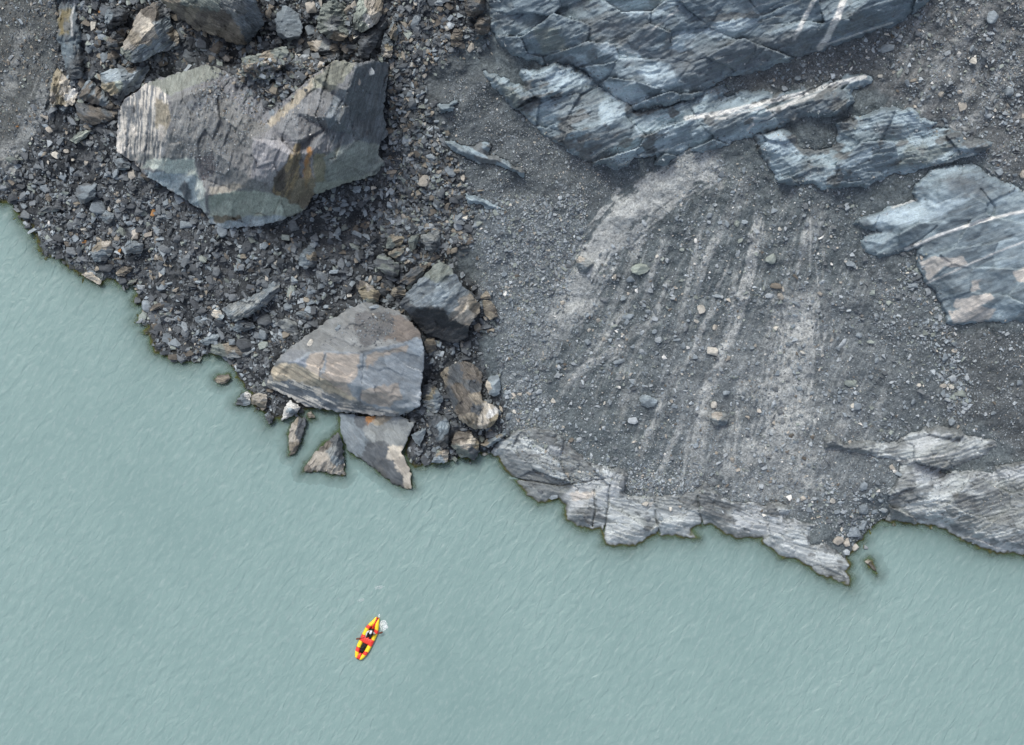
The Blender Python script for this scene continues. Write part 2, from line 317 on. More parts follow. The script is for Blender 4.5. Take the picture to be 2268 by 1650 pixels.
def grid_sub(poly, pad=14):
    p = np.array(poly); i0, i1 = np.searchsorted(US, [p[:, 0].min() - pad, p[:, 0].max() + pad]); j0, j1 = np.searchsorted(VS, [p[:, 1].min() - pad, p[:, 1].max() + pad])
    return slice(max(j0 - 1, 0), j1 + 1), slice(max(i0 - 1, 0), i1 + 1)

def strata(u, v, th, seed):
    a = R(th); y = -v
    wx = 40 * (fbm(u / 160, v / 160, seed) - .5)
    al = u * math.cos(a) + y * math.sin(a) + wx; ac = -u * math.sin(a) + y * math.cos(a) + 24 * (fbm(u / 150, v / 150, seed + 1) - .5) + 5 * (fbm(u / 25, v / 25, seed + 2) - .5)
    return al, ac

def relief(al, ac, seed, fine=.6, joint=0.):
    e1, r1, r2, r3, cx, cy = voronoi(al / 115 + .25 * ac / 62, ac / 62, seed)
    h = (r1 - .5) * 1.0 + (r2 - .5) * 2.4 * cx + (r3 - .42) * 2.6 * cy
    crack = sstep(e1, 0, .05)
    e2, q1, q2, q3, dx, dy = voronoi(al / 34, ac / 9, seed + 50)
    h = h + (.10 + .14 * fine) * ((q1 - .5) + (q2 - .5) * 1.2 * dx + (q3 - .45) * 1.8 * dy)
    h = h - joint * (1 - sstep(e2, 0, .10)) * sstep(vnoise(al / 20, ac / 12, seed + 70), .3, .6)
    t = ac / 9 + 2.2 * fbm(al / 70, ac / 30, seed + 60)
    h = h + .22 * fine * (t - np.floor(t)) * (.4 + 1.2 * vnoise(al / 50, ac / 25, seed + 61))
    t = ac / 3.4 + 1.6 * fbm(al / 30, ac / 12, seed + 62)
    h = h + .06 * fine * (t - np.floor(t))
    h = h + .20 * (fbm(al / 16, ac / 8, seed + 63) - .5)
    return h - .10 * (1 - crack), r1, q1

sheets = []
for k, o in enumerate(OUT):
    sj, si = grid_sub(o['poly'], 30)
    u = GU[sj, si]; v = GV[sj, si]
    wu2 = u + 15 * (fbm(u / 16, v / 16, 100 + k) - .5) + 4 * (fbm(u / 5, v / 5, 130 + k, 2) - .5)
    wv2 = v + 15 * (fbm(u / 16, v / 16, 160 + k) - .5) + 4 * (fbm(u / 5, v / 5, 190 + k, 2) - .5)
    d = sdist(wu2, wv2, o['poly']) + (9, 9, 6, 5, 0, 5, 0, 0, 0, 0)[k]
    al, ac = strata(u, v, o['th'], 200 + 10 * k)
    rl, r1, q1 = relief(al, ac, 300 + 100 * k, o.get('fine', .6), o.get('joint', .04))
    sdl = SD[sj, si]
    shore = np.clip(sdl / 26, .06, 1)
    hh = ((-.22 if o['dome'] > .5 or k == 4 else .1) + o['dome'] * sstep(d, 0, 60) * .8 + .60 * sstep(d, 0, 11) + o['amp'] * rl * sstep(d, -4, 12)) * shore
    z = ZB[sj, si] + hh + (fbm(u / 60, v / 60, 21) - .5) * 1.1 * np.clip(sdl / 60, 0, 1)
    # rock colour, with lighter and darker facets drawn in
    c1, c2 = pal(o['c'][0]), pal(o['c'][1])
    f = sstep(fbm(al / 60, ac / 18, 400 + k) * .6 + r1 * .4, .38, .62)
    col = (c1 + (c2 - c1) * f[..., None]) * (np.array((.95, 1.0, 1.015)) * (1.28 if k == 0 else 1.12 if k in (1, 2) else 1.) if k not in (4, 5) else 1)
    col = col * (.82 + .36 * q1)[..., None]
    nz = 16 * (fbm(u / 14, v / 14, 420 + k) - .5)
    def blend(polys, c, s, soft=4):
        global col
        for p in polys:
            m = sstep(sdist(u + nz, v - nz, p), -soft, soft) * s
            col = col + (np.array(c) - col) * m[..., None]
    blend(o['dark'], pal('sl') * (1.5 if k == 0 else 1.2), .55, 10); blend(o['green'], pal('gr'), .7, 6); blend(o['light'], (.42, .515, .575) if k not in (4, 5) else (.46, .49, .51), .85, 4)
    blend(o.get('beige', []), (.54, .51, .475), .9, 2); blend(o.get('ochre', []), (.21, .17, .08), .8, 5)
    for pts, wd, s in o['veins']:
        m = s * (1 - sstep(pdist(u + nz * .25, v + nz * .2, pts, False), wd * .75, wd * 1.3 + 1.2)) * (.75 + .25 * sstep(vnoise(al / 14, ac / 4, 77), .2, .5))
        col = col + (np.array((.86, .85, .82)) - col) * m[..., None]; z = z + .04 * m
    for pts, wd in o.get('cracks', []):
        z = z - (.5 if k == 4 else .2) * (1 - sstep(pdist(u + nz * .3, v + nz * .2, pts, False), wd * .3, wd + 1))
    # dust and scree lodged on the ledges: a sheet of dirt over hollows
    dn = fbm(u / 45, v / 45, 440 + k) * .6 + fbm(al / 30, ac / 10, 450 + k) * .4
    low = sstep(dn, .57, .62) * (sdl > 12) if o['n'] != 'rock_slab' else 0 * dn
    if k in (4, 5): low = np.maximum(low, (1 - sstep(d, 2, 30)) * sstep(vnoise(u / 9, v / 9, 91) * .6 + vnoise(u / 3.5, v / 3.5, 92) * .4, .42, .58) * sstep(sdl, 24, 40))
    if k == 2: low = np.maximum(low, sstep(sdist(u + nz, v + nz, [(1735, 300), (1850, 265), (1860, 300), (1820, 345), (1775, 345)]), 0, 6))
    if k == 1: low = np.maximum(low, sstep(sdist(u + nz, v + nz, [(1395, 250), (1470, 228), (1560, 215), (1480, 240), (1420, 262)]), 0, 3))
    if k == 0: low = np.maximum(low * .5, sstep(sdist(u + nz, v + nz, [(1560, 45), (1620, 25), (1700, 25), (1680, 38), (1600, 50)]), 0, 3))
    if k == 5: low = np.maximum(low * .8, sstep(sdist(u + nz, v + nz, [(2105, 1090), (2165, 1095), (2170, 1135), (2120, 1125)]), 0, 4))
    col = col + (np.array(DIRT) * (.8 + .5 * vnoise(u / 3, v / 3, 9))[..., None] - col) * (low * .9)[..., None]
    ins = d > -1
    f4 = ins[:-1, :-1] & ins[1:, :-1] & ins[:-1, 1:] & ins[1:, 1:]
    sheets.append((sj, si, u, v, z, col, al, ac, f4, d, o, low, sdl))

for (sj, si, u, v, z, col, al, ac, f4, d, o, low, sdl) in sheets:        # the loose ground laps over the rim of the bedrock and dips under its middle
    dip = np.maximum(sstep(d, 1, 13) if o['dome'] > .5 or o['n'] == 'shore_ledge' else 1. * (d > 0), (1 - sstep(sdl, 16, 34)) * (d > 0))
    t = ZT[sj, si]; ZT[sj, si] = t + (np.minimum(t, z - .35) - t) * dip
    OUTMASK[sj, si] |= (d > 0) & (z > ZT[sj, si] + .02) & (low < .5)
ZTOP = ZT.copy()

def sheet_mesh(name, u, v, z, col, al, ac, f4, mat, drop=1.2, shrink=.0, cen=None, smooth=True):
    n, m = u.shape; idx = np.arange(n * m).reshape(n, m)
    q = np.stack([idx[:-1, :-1], idx[1:, :-1], idx[1:, 1:], idx[:-1, 1:]], -1)[f4]
    used, inv = np.unique(q, return_inverse=True); q = inv.reshape(-1, 4)
    uu, vv, zz = u.ravel()[used], v.ravel()[used], z.ravel()[used]
    cc = col.reshape(-1, 3)[used]; a1 = al.ravel()[used]; a2 = ac.ravel()[used]
    e = np.concatenate([q[:, [0, 1]], q[:, [1, 2]], q[:, [2, 3]], q[:, [3, 0]]]); N = len(used)
    key = e[:, 0].astype(np.int64) * N + e[:, 1]; rev = e[:, 1].astype(np.int64) * N + e[:, 0]
    be = e[~np.isin(key, rev)]
    bv, binv = np.unique(be, return_inverse=True); binv = binv.reshape(-1, 2)
    bu, bvv = uu[bv], vv[bv]
    if cen is not None: bu = bu + (cen[0] - bu) * shrink; bvv = bvv + (cen[1] - bvv) * shrink
    V = np.concatenate([world(uu, vv, zz), world(bu, bvv, zz[bv] - drop)])
    sk = np.stack([be[:, 1], be[:, 0], N + binv[:, 0], N + binv[:, 1]], -1)
    F = np.concatenate([q, sk]); cc = np.concatenate([cc, cc[bv]])
    sc = np.stack([np.concatenate([a1, a1[bv]]), np.concatenate([a2, a2[bv]]), np.concatenate([zz, zz[bv] - drop]) * 26], -1)
    return mk_mesh(name, V, F, mat, np.clip(cc, .01, .9), sc, smooth)

LAND = []          # (short name, centre, radius)
for (sj, si, u, v, z, col, al, ac, f4, d, o, low, sdl) in sheets:
    ob = sheet_mesh(o['n'], u, v, z, col, al, ac, f4, M_ROCK)
    tag(ob, o['lab'], 'rock outcrop')
    ZTOP[sj, si] = np.where(d > 0, np.maximum(ZTOP[sj, si], z), ZTOP[sj, si])
    LAND.append((o['short'], o['poly']))
# ------------------------------------------------------------------ loose ground: scree, talus, sand streaks
tcol = np.zeros(GU.shape + (3,)) + np.array((.120, .141, .150))
gn = 60 * (fbm(GU / 60, GV / 60, 31) - .5) + 16 * (fbm(GU / 12, GV / 12, 32) - .5)
def gpaint(poly, c, s=1., soft=20):
    global tcol
    m = sstep(sdist(GU + gn, GV - gn, poly), -soft, soft) * s
    tcol = tcol + (np.array(c) - tcol) * m[..., None]
TALUS = [(-60, 380), (60, 330), (120, 190), (150, -60), (1080, -60), (1060, 60), (960, 110), (930, 160), (985, 300), (1040, 420), (1045, 520), (985, 590), (1060, 640), (1110, 720), (1040, 760), (1060, 800), (1110, 900), (1130, 960), (1090, 1020), (900, 1050), (600, 960), (440, 830), (330, 780), (280, 640), (60, 520)]
gpaint(TALUS, (.048, .053, .058), 1, 14)  # talus ground darkened, shade of the gaps between stones painted in
gpaint([(-80, -80), (150, -80), (130, 150), (60, 340), (-80, 470)], (.108, .116, .116), 1, 40)
gpaint([(880, 120), (1000, 90), (1080, 170), (1180, 300), (1290, 350), (1380, 400), (1330, 470), (1230, 480), (1080, 480), (1010, 380), (970, 260)], (.108, .122, .130), .9, 20)
gpaint([(1040, 470), (1290, 500), (1260, 640), (1210, 760), (1200, 900), (1250, 960), (1120, 980), (1110, 780), (1060, 640)], (.158, .180, .192), .9, 20)
gpaint([(1540, 180), (1800, 110), (2010, 40), (2080, -80), (2500, -80), (2500, 430), (2230, 400), (2150, 300), (2000, 240), (1900, 160), (1700, 200)], (.125, .133, .137), .9, 18)
gpaint([(1420, 780), (1950, 600), (1980, 1130), (1750, 1130), (1500, 1080)], (.165, .185, .196), .75, 60)
gpaint([(2080, 730), (2300, 720), (2300, 1040), (2200, 970), (2100, 930)], (.108, .117, .122), .8, 20)
gpaint([(1880, 560), (2010, 560), (2090, 740), (2100, 930), (1950, 960), (1930, 700)], (.135, .152, .161), .7, 30)
# pale sand runs down the fan
SAND = (.40, .415, .41)
STREAK = [([(1610, 345), (1540, 372), (1460, 430), (1390, 480), (1330, 545), (1290, 620), (1250, 690), (1212, 760)], 32, 1.), ([(1560, 360), (1470, 400), (1400, 460), (1330, 530)], 20, .7), ([(1330, 640), (1270, 690), (1225, 740)], 20, .55),
  ([(1683, 450), (1672, 520), (1660, 600), (1640, 670), (1625, 730), (1600, 790), (1572, 850), (1552, 900), (1545, 960), (1532, 1030), (1526, 1110)], 9, .8), ([(1605, 490), (1575, 550), (1556, 600), (1545, 660)], 8, .6), ([(1660, 640), (1635, 720), (1610, 800)], 5, .5),
  ([(1665, 370), (1640, 440), (1600, 520)], 10, .35), ([(1400, 750), (1340, 790), (1290, 820), (1252, 848)], 9, .65), ([(1480, 690), (1400, 740), (1330, 780)], 8, .35), ([(1482, 862), (1462, 910), (1437, 960), (1414, 1015)], 6, .7), ([(1510, 800), (1482, 850)], 5, .5),
  ([(1395, 850), (1370, 920)], 6, .4), ([(1590, 830), (1565, 900), (1552, 990), (1545, 1080)], 8, .5), ([(1760, 620), (1770, 720), (1755, 800), (1738, 880), (1722, 960), (1705, 1060), (1690, 1110)], 40, .8), ([(1800, 690), (1775, 780), (1755, 850)], 20, .5),
  ([(1660, 930), (1655, 1000), (1645, 1090)], 8, .5), ([(1610, 960), (1612, 1040), (1600, 1100)], 6, .45), ([(1830, 420), (1790, 520), (1760, 620)], 14, .28), ([(1900, 880), (1850, 960), (1820, 1050)], 12, .3), ([(1800, 970), (1780, 1060), (1760, 1110)], 26, .6), ([(1960, 870), (1935, 930)], 6, .3),
  ([(2200, 10), (2130, 80), (2070, 150), (2040, 220)], 10, .35), ([(2268, 110), (2220, 190), (2160, 270), (2120, 290)], 10, .35), ([(2000, 120), (1975, 160)], 5, .35), ([(2060, 190), (2030, 250)], 5, .35), ([(2130, 0), (2080, 60)], 10, .3), ([(60, 40), (30, 130), (10, 230)], 14, .3), ([(120, 160), (70, 260), (20, 370)], 16, .35), ([(10, 300), (25, 380), (10, 420)], 16, .4)]
_r = np.random.default_rng(77)
for _ in range(24):
    x_, y_ = _r.uniform(1420, 1900), _r.uniform(430, 930); ln_ = _r.uniform(90, 300); a_ = R(104 + (1700 - x_) * .07 + _r.uniform(-11, 11)); x_ -= (y_ - 430) * .22
    STREAK.append(([(x_ + q_ * ln_ * math.cos(a_), y_ + q_ * ln_ * math.sin(a_)) for q_ in (0, .5, 1.)], _r.uniform(1.8, 5.5), _r.uniform(.3, .7)))
for _ in range(12):
    x_, y_ = _r.uniform(1980, 2250), _r.uniform(-20, 260); ln_ = _r.uniform(60, 150)
    STREAK.append(([(x_, y_), (x_ - ln_ * .35, y_ + ln_ * .45), (x_ - ln_ * .62, y_ + ln_)], _r.uniform(4, 9), _r.uniform(.25, .5)))
fib = lambda a, b, s: fbm((GU * math.cos(a) + GV * math.sin(a)) / b[0], (-GU * math.sin(a) + GV * math.cos(a)) / b[1], s)
fl = fib(R(112), (70, 5), 41); fl3 = fib(R(110), (46, 2.4), 45); fl2 = fib(R(128), (60, 7), 42)
for si_, (pts, wd, s) in enumerate(STREAK):
    sj, si = grid_sub(pts, wd * 3 + 20); u, v = GU[sj, si] + gn[sj, si] * .14, GV[sj, si] + gn[sj, si] * .05
    best = np.full(u.shape, 1e9); along = np.zeros_like(u); acr = np.zeros_like(u); run = 0
    for (x1, y1), (x2, y2) in zip(pts[:-1], pts[1:]):
        ex, ey = x2 - x1, y2 - y1; L = math.hypot(ex, ey); tt = np.clip(((u - x1) * ex + (v - y1) * ey) / L ** 2, 0, 1)
        dd = np.hypot(u - x1 - tt * ex, v - y1 - tt * ey); cr = ((u - x1) * ey - (v - y1) * ex) / L; mm = dd < best
        best = np.where(mm, dd, best); along = np.where(mm, run + tt * L, along); acr = np.where(mm, cr, acr); run += L
    end = np.minimum(sstep(along, -1, min(60, run * .3)), 1 - .7 * sstep(along, run * .6, run + 1))
    fi = fbm(along / 60, acr / 4.5, 600 + si_, 4) - .5; cl = fbm(u / 14, v / 14, 650 + si_, 4) - .5
    m = s * sstep(1 - best / (wd * 1.55) + fi * 1.6 + cl * 1.4, .02, .46) * (best < wd * 2.4) * end * (.74 + .42 * vnoise(u / 3.5, v / 3.5, 43))
    m = np.clip(m * 1.2, 0, .95); tcol[sj, si] += (np.array(SAND) - tcol[sj, si]) * m[..., None]
    ZT[sj, si] += .04 * np.clip(1 - best / (wd * 1.4), 0, 1) * s + .05 * m
fan = sstep(sdist(GU + gn, GV, [(1600, 350), (1880, 430), (1960, 600), (2000, 1000), (1850, 1130), (1500, 1100), (1200, 850), (1300, 600)]), -20, 60)
m = fan * np.clip((fl - .55) * 2.0, 0, .28); tcol = tcol + (np.array(SAND) - tcol) * m[..., None]
m = sstep(sdist(GU + gn, GV, [(1480, 830), (1700, 760), (1820, 640), (1900, 800), (1960, 1000), (1900, 1120), (1520, 1110)]), -30, 90) * (.06 + .36 * sstep(fl3 * .22 + fl * .33 + fbm(GU / 50, GV / 50, 46, 6) * .45, .44, .60)); tcol = tcol + (np.array(SAND) * .9 - tcol) * np.clip(m, 0, .8)[..., None]
tcol *= (1 - .12 * fan * sstep(fib(R(110), (50, 8), 47), .55, .7))[..., None]
ur = sstep(sdist(GU, GV, [(1900, -60), (2500, -60), (2500, 420), (2200, 380), (1950, 240)]), -20, 40)
m = ur * np.clip((fl2 - .5) * 2.6, 0, .4); tcol = tcol + (np.array((.28, .278, .275)) - tcol) * m[..., None]
# silt patches on the dark rubble
sm = sstep(fbm(GU / 70, GV / 50, 51), .52, .66) * sstep(sdist(GU, GV, TALUS), 0, 40)
tcol = tcol + (np.array((.105, .112, .12)) - tcol) * (sm * .8)[..., None]
tcol *= (.8 + .4 * fbm(GU / 24, GV / 24, 53))[..., None]
tal = inside(GU, GV, TALUS)
ZT += 4.3 * sstep(sdist(GU + gn * .2, GV, [(485, 148), (535, 160), (610, 158), (660, 138), (738, 130), (640, 222), (603, 252), (555, 207)]), -14, 10)
ZT += np.where(tal, .9 * (fbm(GU / 36, GV / 36, 55) - .5) + .5 * (fbm(GU / 11, GV / 11, 56) - .5), 0) * np.clip(SD / 30, 0, 1)

# ------------------------------------------------------------------ boulders traced one by one (survey outlines)
WATER_APRON = []
bould_jobs = []
def boulder(label, pts, c=('sl', 'bl'), h=None, th=0, inner=None, seeds=None, mat='b', short=None, name='boulder', lift=0., apron=False, edge=None, stp=None, cat='boulder', tilt=None, faces=None, cracks=()):
    bould_jobs.append(dict(faces=faces, cracks=cracks, label=label, pts=pts, c=c, h=h, th=th, inner=inner, seeds=seeds, mat=mat, short=short, name=name, lift=lift, apron=apron, edge=edge, stp=stp, cat=cat, tilt=tilt))
MATS = dict(b=M_BOULD, s=M_STRIPE, m=M_SMOOTH, r=M_ROCK)

boulder('house sized fractured grey boulder with striped left face and rusty split above dark rubble',
  [(337, 180), (382, 165), (457, 142), (487, 152), (530, 178), (575, 205), (603, 240), (640, 214), (690, 170), (742, 134), (784, 138), (829, 133), (862, 137), (857, 187), (850, 250), (859, 297), (842, 317), (837, 342), (853, 362), (832, 387), (787, 400), (742, 415),
   (694, 432), (676, 464), (629, 486), (567, 502), (500, 505), (465, 495), (455, 472), (425, 452), (385, 425), (332, 395), (312, 375), (282, 350), (257, 335), (260, 275), (267, 237), (275, 220), (307, 200), (322, 185)],
  h='tin', th=80, short='the huge fractured boulder',
  edge={0: 3., 1: 3.6, 2: 4.2, 3: 4.4, 4: 4.4, 5: 4.2, 6: 4.2, 7: 5.6, 8: 6.4, 9: 7, 10: 7.2, 11: 4.6, 12: 2.6, 13: 2.0, 14: 1.6, 15: .9, 16: 1.2, 17: 1.2, 18: .5, 19: .4, 20: .5, 21: .6, 22: .8, 23: 1.1, 24: .5, 25: .2, 26: .2, 27: .3, 28: .5, 29: .9, 30: 1.2, 31: 1.3, 32: 1.3, 33: 1.2, 34: 1.0, 35: 1.2, 36: 1.6, 37: 1.8, 38: 2.4, 39: 2.8},
  inner=[(365, 228, 5.6), (378, 295, 5.8), (362, 348, 4.4), (450, 200, 6.0), (480, 250, 6.2), (545, 300, 6.4), (470, 335, 5.8), (432, 350, 5.2), (436, 385, 4.2), (447, 452, 1.4), (462, 432, 4.4), (520, 425, 4.2), (600, 428, 4.2), (640, 400, 5.4),
   (560, 308, 7.4), (658, 313, 7.8), (655, 345, 7.2), (556, 395, 6.4), (604, 285, 6.2), (668, 318, 6.6), (672, 400, 5.2), (650, 450, 2.6), (735, 262, 8.2), (790, 150, 7.9), (768, 200, 8.2), (760, 225, 6.9), (722, 285, 6.6), (700, 330, 7.4), (700, 390, 5.6), (725, 400, 3.4), (800, 300, 5.0), (775, 250, 6.4), (755, 345, 5.6), (825, 270, 2.6), (650, 250, 6.9), (420, 372, 3.6), (330, 360, 2.3), (380, 400, 1.7)],
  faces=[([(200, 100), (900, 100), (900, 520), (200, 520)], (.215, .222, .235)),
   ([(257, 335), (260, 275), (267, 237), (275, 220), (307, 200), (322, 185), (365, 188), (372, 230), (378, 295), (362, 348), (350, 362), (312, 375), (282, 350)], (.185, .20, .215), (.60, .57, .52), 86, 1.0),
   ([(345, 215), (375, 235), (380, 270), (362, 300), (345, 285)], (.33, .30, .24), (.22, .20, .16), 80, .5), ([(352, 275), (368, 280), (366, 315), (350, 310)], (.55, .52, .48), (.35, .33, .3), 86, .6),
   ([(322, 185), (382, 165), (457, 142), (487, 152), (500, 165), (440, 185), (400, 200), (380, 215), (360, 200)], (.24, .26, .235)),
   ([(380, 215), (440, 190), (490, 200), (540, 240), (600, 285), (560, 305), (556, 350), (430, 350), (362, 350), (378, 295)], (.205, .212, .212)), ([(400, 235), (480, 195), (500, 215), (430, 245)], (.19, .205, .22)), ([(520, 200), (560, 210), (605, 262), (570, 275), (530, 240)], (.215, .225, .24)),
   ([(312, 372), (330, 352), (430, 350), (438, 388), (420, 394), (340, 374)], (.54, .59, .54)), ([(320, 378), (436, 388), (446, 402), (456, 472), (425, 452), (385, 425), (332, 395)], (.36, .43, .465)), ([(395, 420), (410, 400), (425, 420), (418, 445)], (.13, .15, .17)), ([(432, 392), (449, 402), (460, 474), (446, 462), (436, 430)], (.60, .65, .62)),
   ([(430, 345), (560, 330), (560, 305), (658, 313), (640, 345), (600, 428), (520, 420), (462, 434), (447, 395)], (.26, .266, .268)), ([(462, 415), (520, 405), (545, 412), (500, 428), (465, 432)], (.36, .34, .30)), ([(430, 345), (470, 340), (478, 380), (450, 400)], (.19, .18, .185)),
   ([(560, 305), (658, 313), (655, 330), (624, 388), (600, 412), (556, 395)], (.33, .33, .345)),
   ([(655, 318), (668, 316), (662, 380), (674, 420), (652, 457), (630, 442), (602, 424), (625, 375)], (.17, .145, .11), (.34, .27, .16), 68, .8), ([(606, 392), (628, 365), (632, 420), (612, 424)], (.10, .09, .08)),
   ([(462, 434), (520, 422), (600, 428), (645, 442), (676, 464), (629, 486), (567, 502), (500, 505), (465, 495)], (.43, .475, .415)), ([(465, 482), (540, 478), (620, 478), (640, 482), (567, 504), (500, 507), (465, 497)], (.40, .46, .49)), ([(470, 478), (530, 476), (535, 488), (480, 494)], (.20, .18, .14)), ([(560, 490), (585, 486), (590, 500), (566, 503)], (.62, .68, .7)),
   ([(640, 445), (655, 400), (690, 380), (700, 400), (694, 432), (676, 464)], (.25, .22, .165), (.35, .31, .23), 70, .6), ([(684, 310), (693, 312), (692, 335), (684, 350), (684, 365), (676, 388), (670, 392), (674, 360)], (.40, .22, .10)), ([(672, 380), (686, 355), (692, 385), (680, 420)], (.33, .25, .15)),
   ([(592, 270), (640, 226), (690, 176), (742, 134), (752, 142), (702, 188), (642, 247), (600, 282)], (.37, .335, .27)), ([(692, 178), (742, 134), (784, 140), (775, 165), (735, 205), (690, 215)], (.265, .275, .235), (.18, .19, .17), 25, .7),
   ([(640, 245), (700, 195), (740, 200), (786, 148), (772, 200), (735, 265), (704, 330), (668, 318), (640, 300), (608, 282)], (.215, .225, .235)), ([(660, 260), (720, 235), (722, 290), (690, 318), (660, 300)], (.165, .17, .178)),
   ([(786, 142), (829, 134), (866, 137), (860, 187), (853, 250), (862, 297), (842, 319), (790, 312), (740, 332), (722, 292), (745, 250), (770, 200)], (.14, .16, .175), (.20, .225, .245), 75, .7), ([(742, 200), (768, 200), (752, 255), (728, 285), (722, 265)], (.215, .25, .28), (.13, .15, .17), 70, .6),  # facet right of the ridge: dark blue rock, its shade painted in too
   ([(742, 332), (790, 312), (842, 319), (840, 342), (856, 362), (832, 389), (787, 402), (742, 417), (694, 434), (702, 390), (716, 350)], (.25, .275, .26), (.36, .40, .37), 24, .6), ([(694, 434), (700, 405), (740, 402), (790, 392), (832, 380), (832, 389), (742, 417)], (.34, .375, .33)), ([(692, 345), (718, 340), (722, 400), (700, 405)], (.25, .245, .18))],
  cracks=[([(655, 316), (640, 350), (624, 385), (604, 420)], 1.6), ([(668, 316), (664, 372), (672, 420)], 1.6), ([(562, 306), (658, 314)], 1.4), ([(447, 396), (520, 420), (600, 428)], .8), ([(722, 292), (735, 265), (770, 200), (787, 145)], .9), ([(556, 300), (556, 395)], .7)], mat='b')
boulder('large slab boulder with smooth beige and blue bedding face, at the lake edge',
  [(593, 858), (592, 843), (601, 819), (612, 800), (640, 772), (680, 742), (700, 730), (722, 710), (760, 692), (792, 675), (812, 668), (850, 680), (887, 690), (905, 708), (930, 735), (936, 758), (940, 782), (938, 820), (932, 857), (932, 898), (908, 912), (883, 922), (830, 919), (757, 913), (683, 901), (655, 888), (625, 872)], h='tin', th=-28, short='the beige faced slab boulder',
  edge={0: .5, 1: .7, 2: 1.1, 3: 1.6, 4: 1.5, 5: 1.4, 6: 1.4, 7: 1.4, 8: 1.4, 9: 1.4, 10: 1.6, 11: 2., 12: 2.2, 13: 2.4, 14: 2.6, 15: 2.6, 16: 2.5, 17: 2.3, 18: 2., 19: 1.8, 20: 1.3, 21: 1.0, 22: .8, 23: .6, 24: .4, 25: .4, 26: .4},
  inner=[(690, 781, 3.2), (795, 781, 3.5), (900, 756, 3.4), (640, 803, 2.5), (708, 842, 2.7), (790, 889, 2.0), (885, 905, 1.7), (768, 910, 1.0), (703, 853, 1.9), (605, 838, 1.6), (760, 720, 2.3), (840, 720, 2.7), (660, 800, 3.0), (785, 850, 2.9), (780, 905, 1.2)],
  faces=[([(560, 640), (960, 640), (960, 940), (560, 940)], (.21, .222, .225)), ([(850, 688), (905, 708), (938, 742), (900, 757), (850, 752)], (.185, .165, .15)), ([(790, 690), (862, 690), (875, 735), (805, 768), (782, 730)], (.135, .138, .142)), ([(612, 802), (640, 774), (690, 776), (680, 800), (650, 806)], (.19, .205, .22)),
   ([(687, 780), (795, 780), (900, 756), (942, 742), (944, 782), (940, 820), (934, 898), (883, 918), (800, 895), (760, 870), (703, 842), (640, 803)], (.29, .325, .355)),
   ([(676, 805), (690, 782), (720, 780), (716, 800), (708, 838), (690, 830), (676, 822)], (.47, .415, .355)), ([(724, 785), (797, 782), (795, 800), (790, 840), (770, 850), (782, 888), (730, 852), (714, 835)], (.45, .40, .35)), ([(812, 785), (880, 770), (908, 764), (900, 780), (850, 786), (830, 802), (812, 815)], (.44, .39, .34)), ([(800, 862), (880, 850), (892, 880), (860, 902), (800, 890)], (.42, .38, .34)),
   ([(900, 757), (942, 742), (944, 782), (925, 790), (908, 775)], (.33, .38, .42)), ([(640, 800), (676, 790), (680, 812), (655, 815)], (.25, .28, .32)),
   ([(601, 819), (619, 804), (650, 805), (690, 822), (760, 868), (796, 890), (700, 862), (650, 842), (605, 845)], (.52, .46, .36), (.30, .27, .22), -30, .9),
   ([(588, 843), (605, 845), (650, 842), (703, 857), (768, 905), (757, 915), (683, 903), (655, 890), (620, 874)], (.17, .195, .22), (.80, .76, .68), -24, 1.0), ([(740, 892), (800, 898), (883, 912), (883, 924), (830, 921), (757, 915)], (.19, .205, .215), (.58, .55, .50), -8, 1.0), ([(690, 858), (712, 862), (716, 880), (698, 872)], (.62, .58, .51))],
  cracks=[([(708, 842), (712, 810), (722, 785)], 1.0), ([(806, 785), (803, 830), (798, 890)], .8), ([(705, 845), (700, 858), (715, 868)], 1.2)], mat='m')
boulder('grey topped boulder with a lower face in painted shade, beside the gravel chute',
  [(884, 672), (892, 660), (904, 645), (925, 622), (947, 602), (960, 585), (977, 580), (997, 590), (1014, 612), (1029, 637), (1048, 655), (1064, 675), (1064, 692), (1050, 705), (1039, 722), (1037, 747), (1004, 762), (964, 747), (942, 740), (917, 712)], h='tin', th=35, short='the shaded belly boulder',
  edge={0: 2.2, 1: 2.4, 2: 2.6, 3: 2.8, 4: 2.9, 5: 2.8, 6: 2.7, 7: 2.6, 8: 2.4, 9: 2.1, 10: 1.8, 11: 1.3, 12: 1.2, 13: 1.4, 14: 1.5, 15: .4, 16: .15, 17: .15, 18: .3, 19: .8},
  inner=[(917, 680, 2.9), (955, 683, 3.1), (989, 690, 3.1), (1030, 716, 2.1), (975, 630, 3.9), (1010, 655, 3.2), (1015, 690, 2.9), (960, 720, .9), (1000, 730, .9)],
  seeds=[(950, 640, 'bl'), (980, 650, 'lb'), (920, 660, 'bl'), (970, 600, 'gr'), (1010, 640, 'bl'), (1000, 670, 'bl'), (1020, 680, 'be'), (1035, 690, 'cr'), (1025, 700, 'be'), (1050, 680, 'tn'), (930, 700, 'dk'), (970, 710, 'dk'), (1000, 725, 'dk'), (960, 735, 'dk'), (1020, 735, 'dk'), (900, 680, 'sl'), (980, 750, 'dk')])  # dark seeds below the ridge paint the lower face's shade into its colour
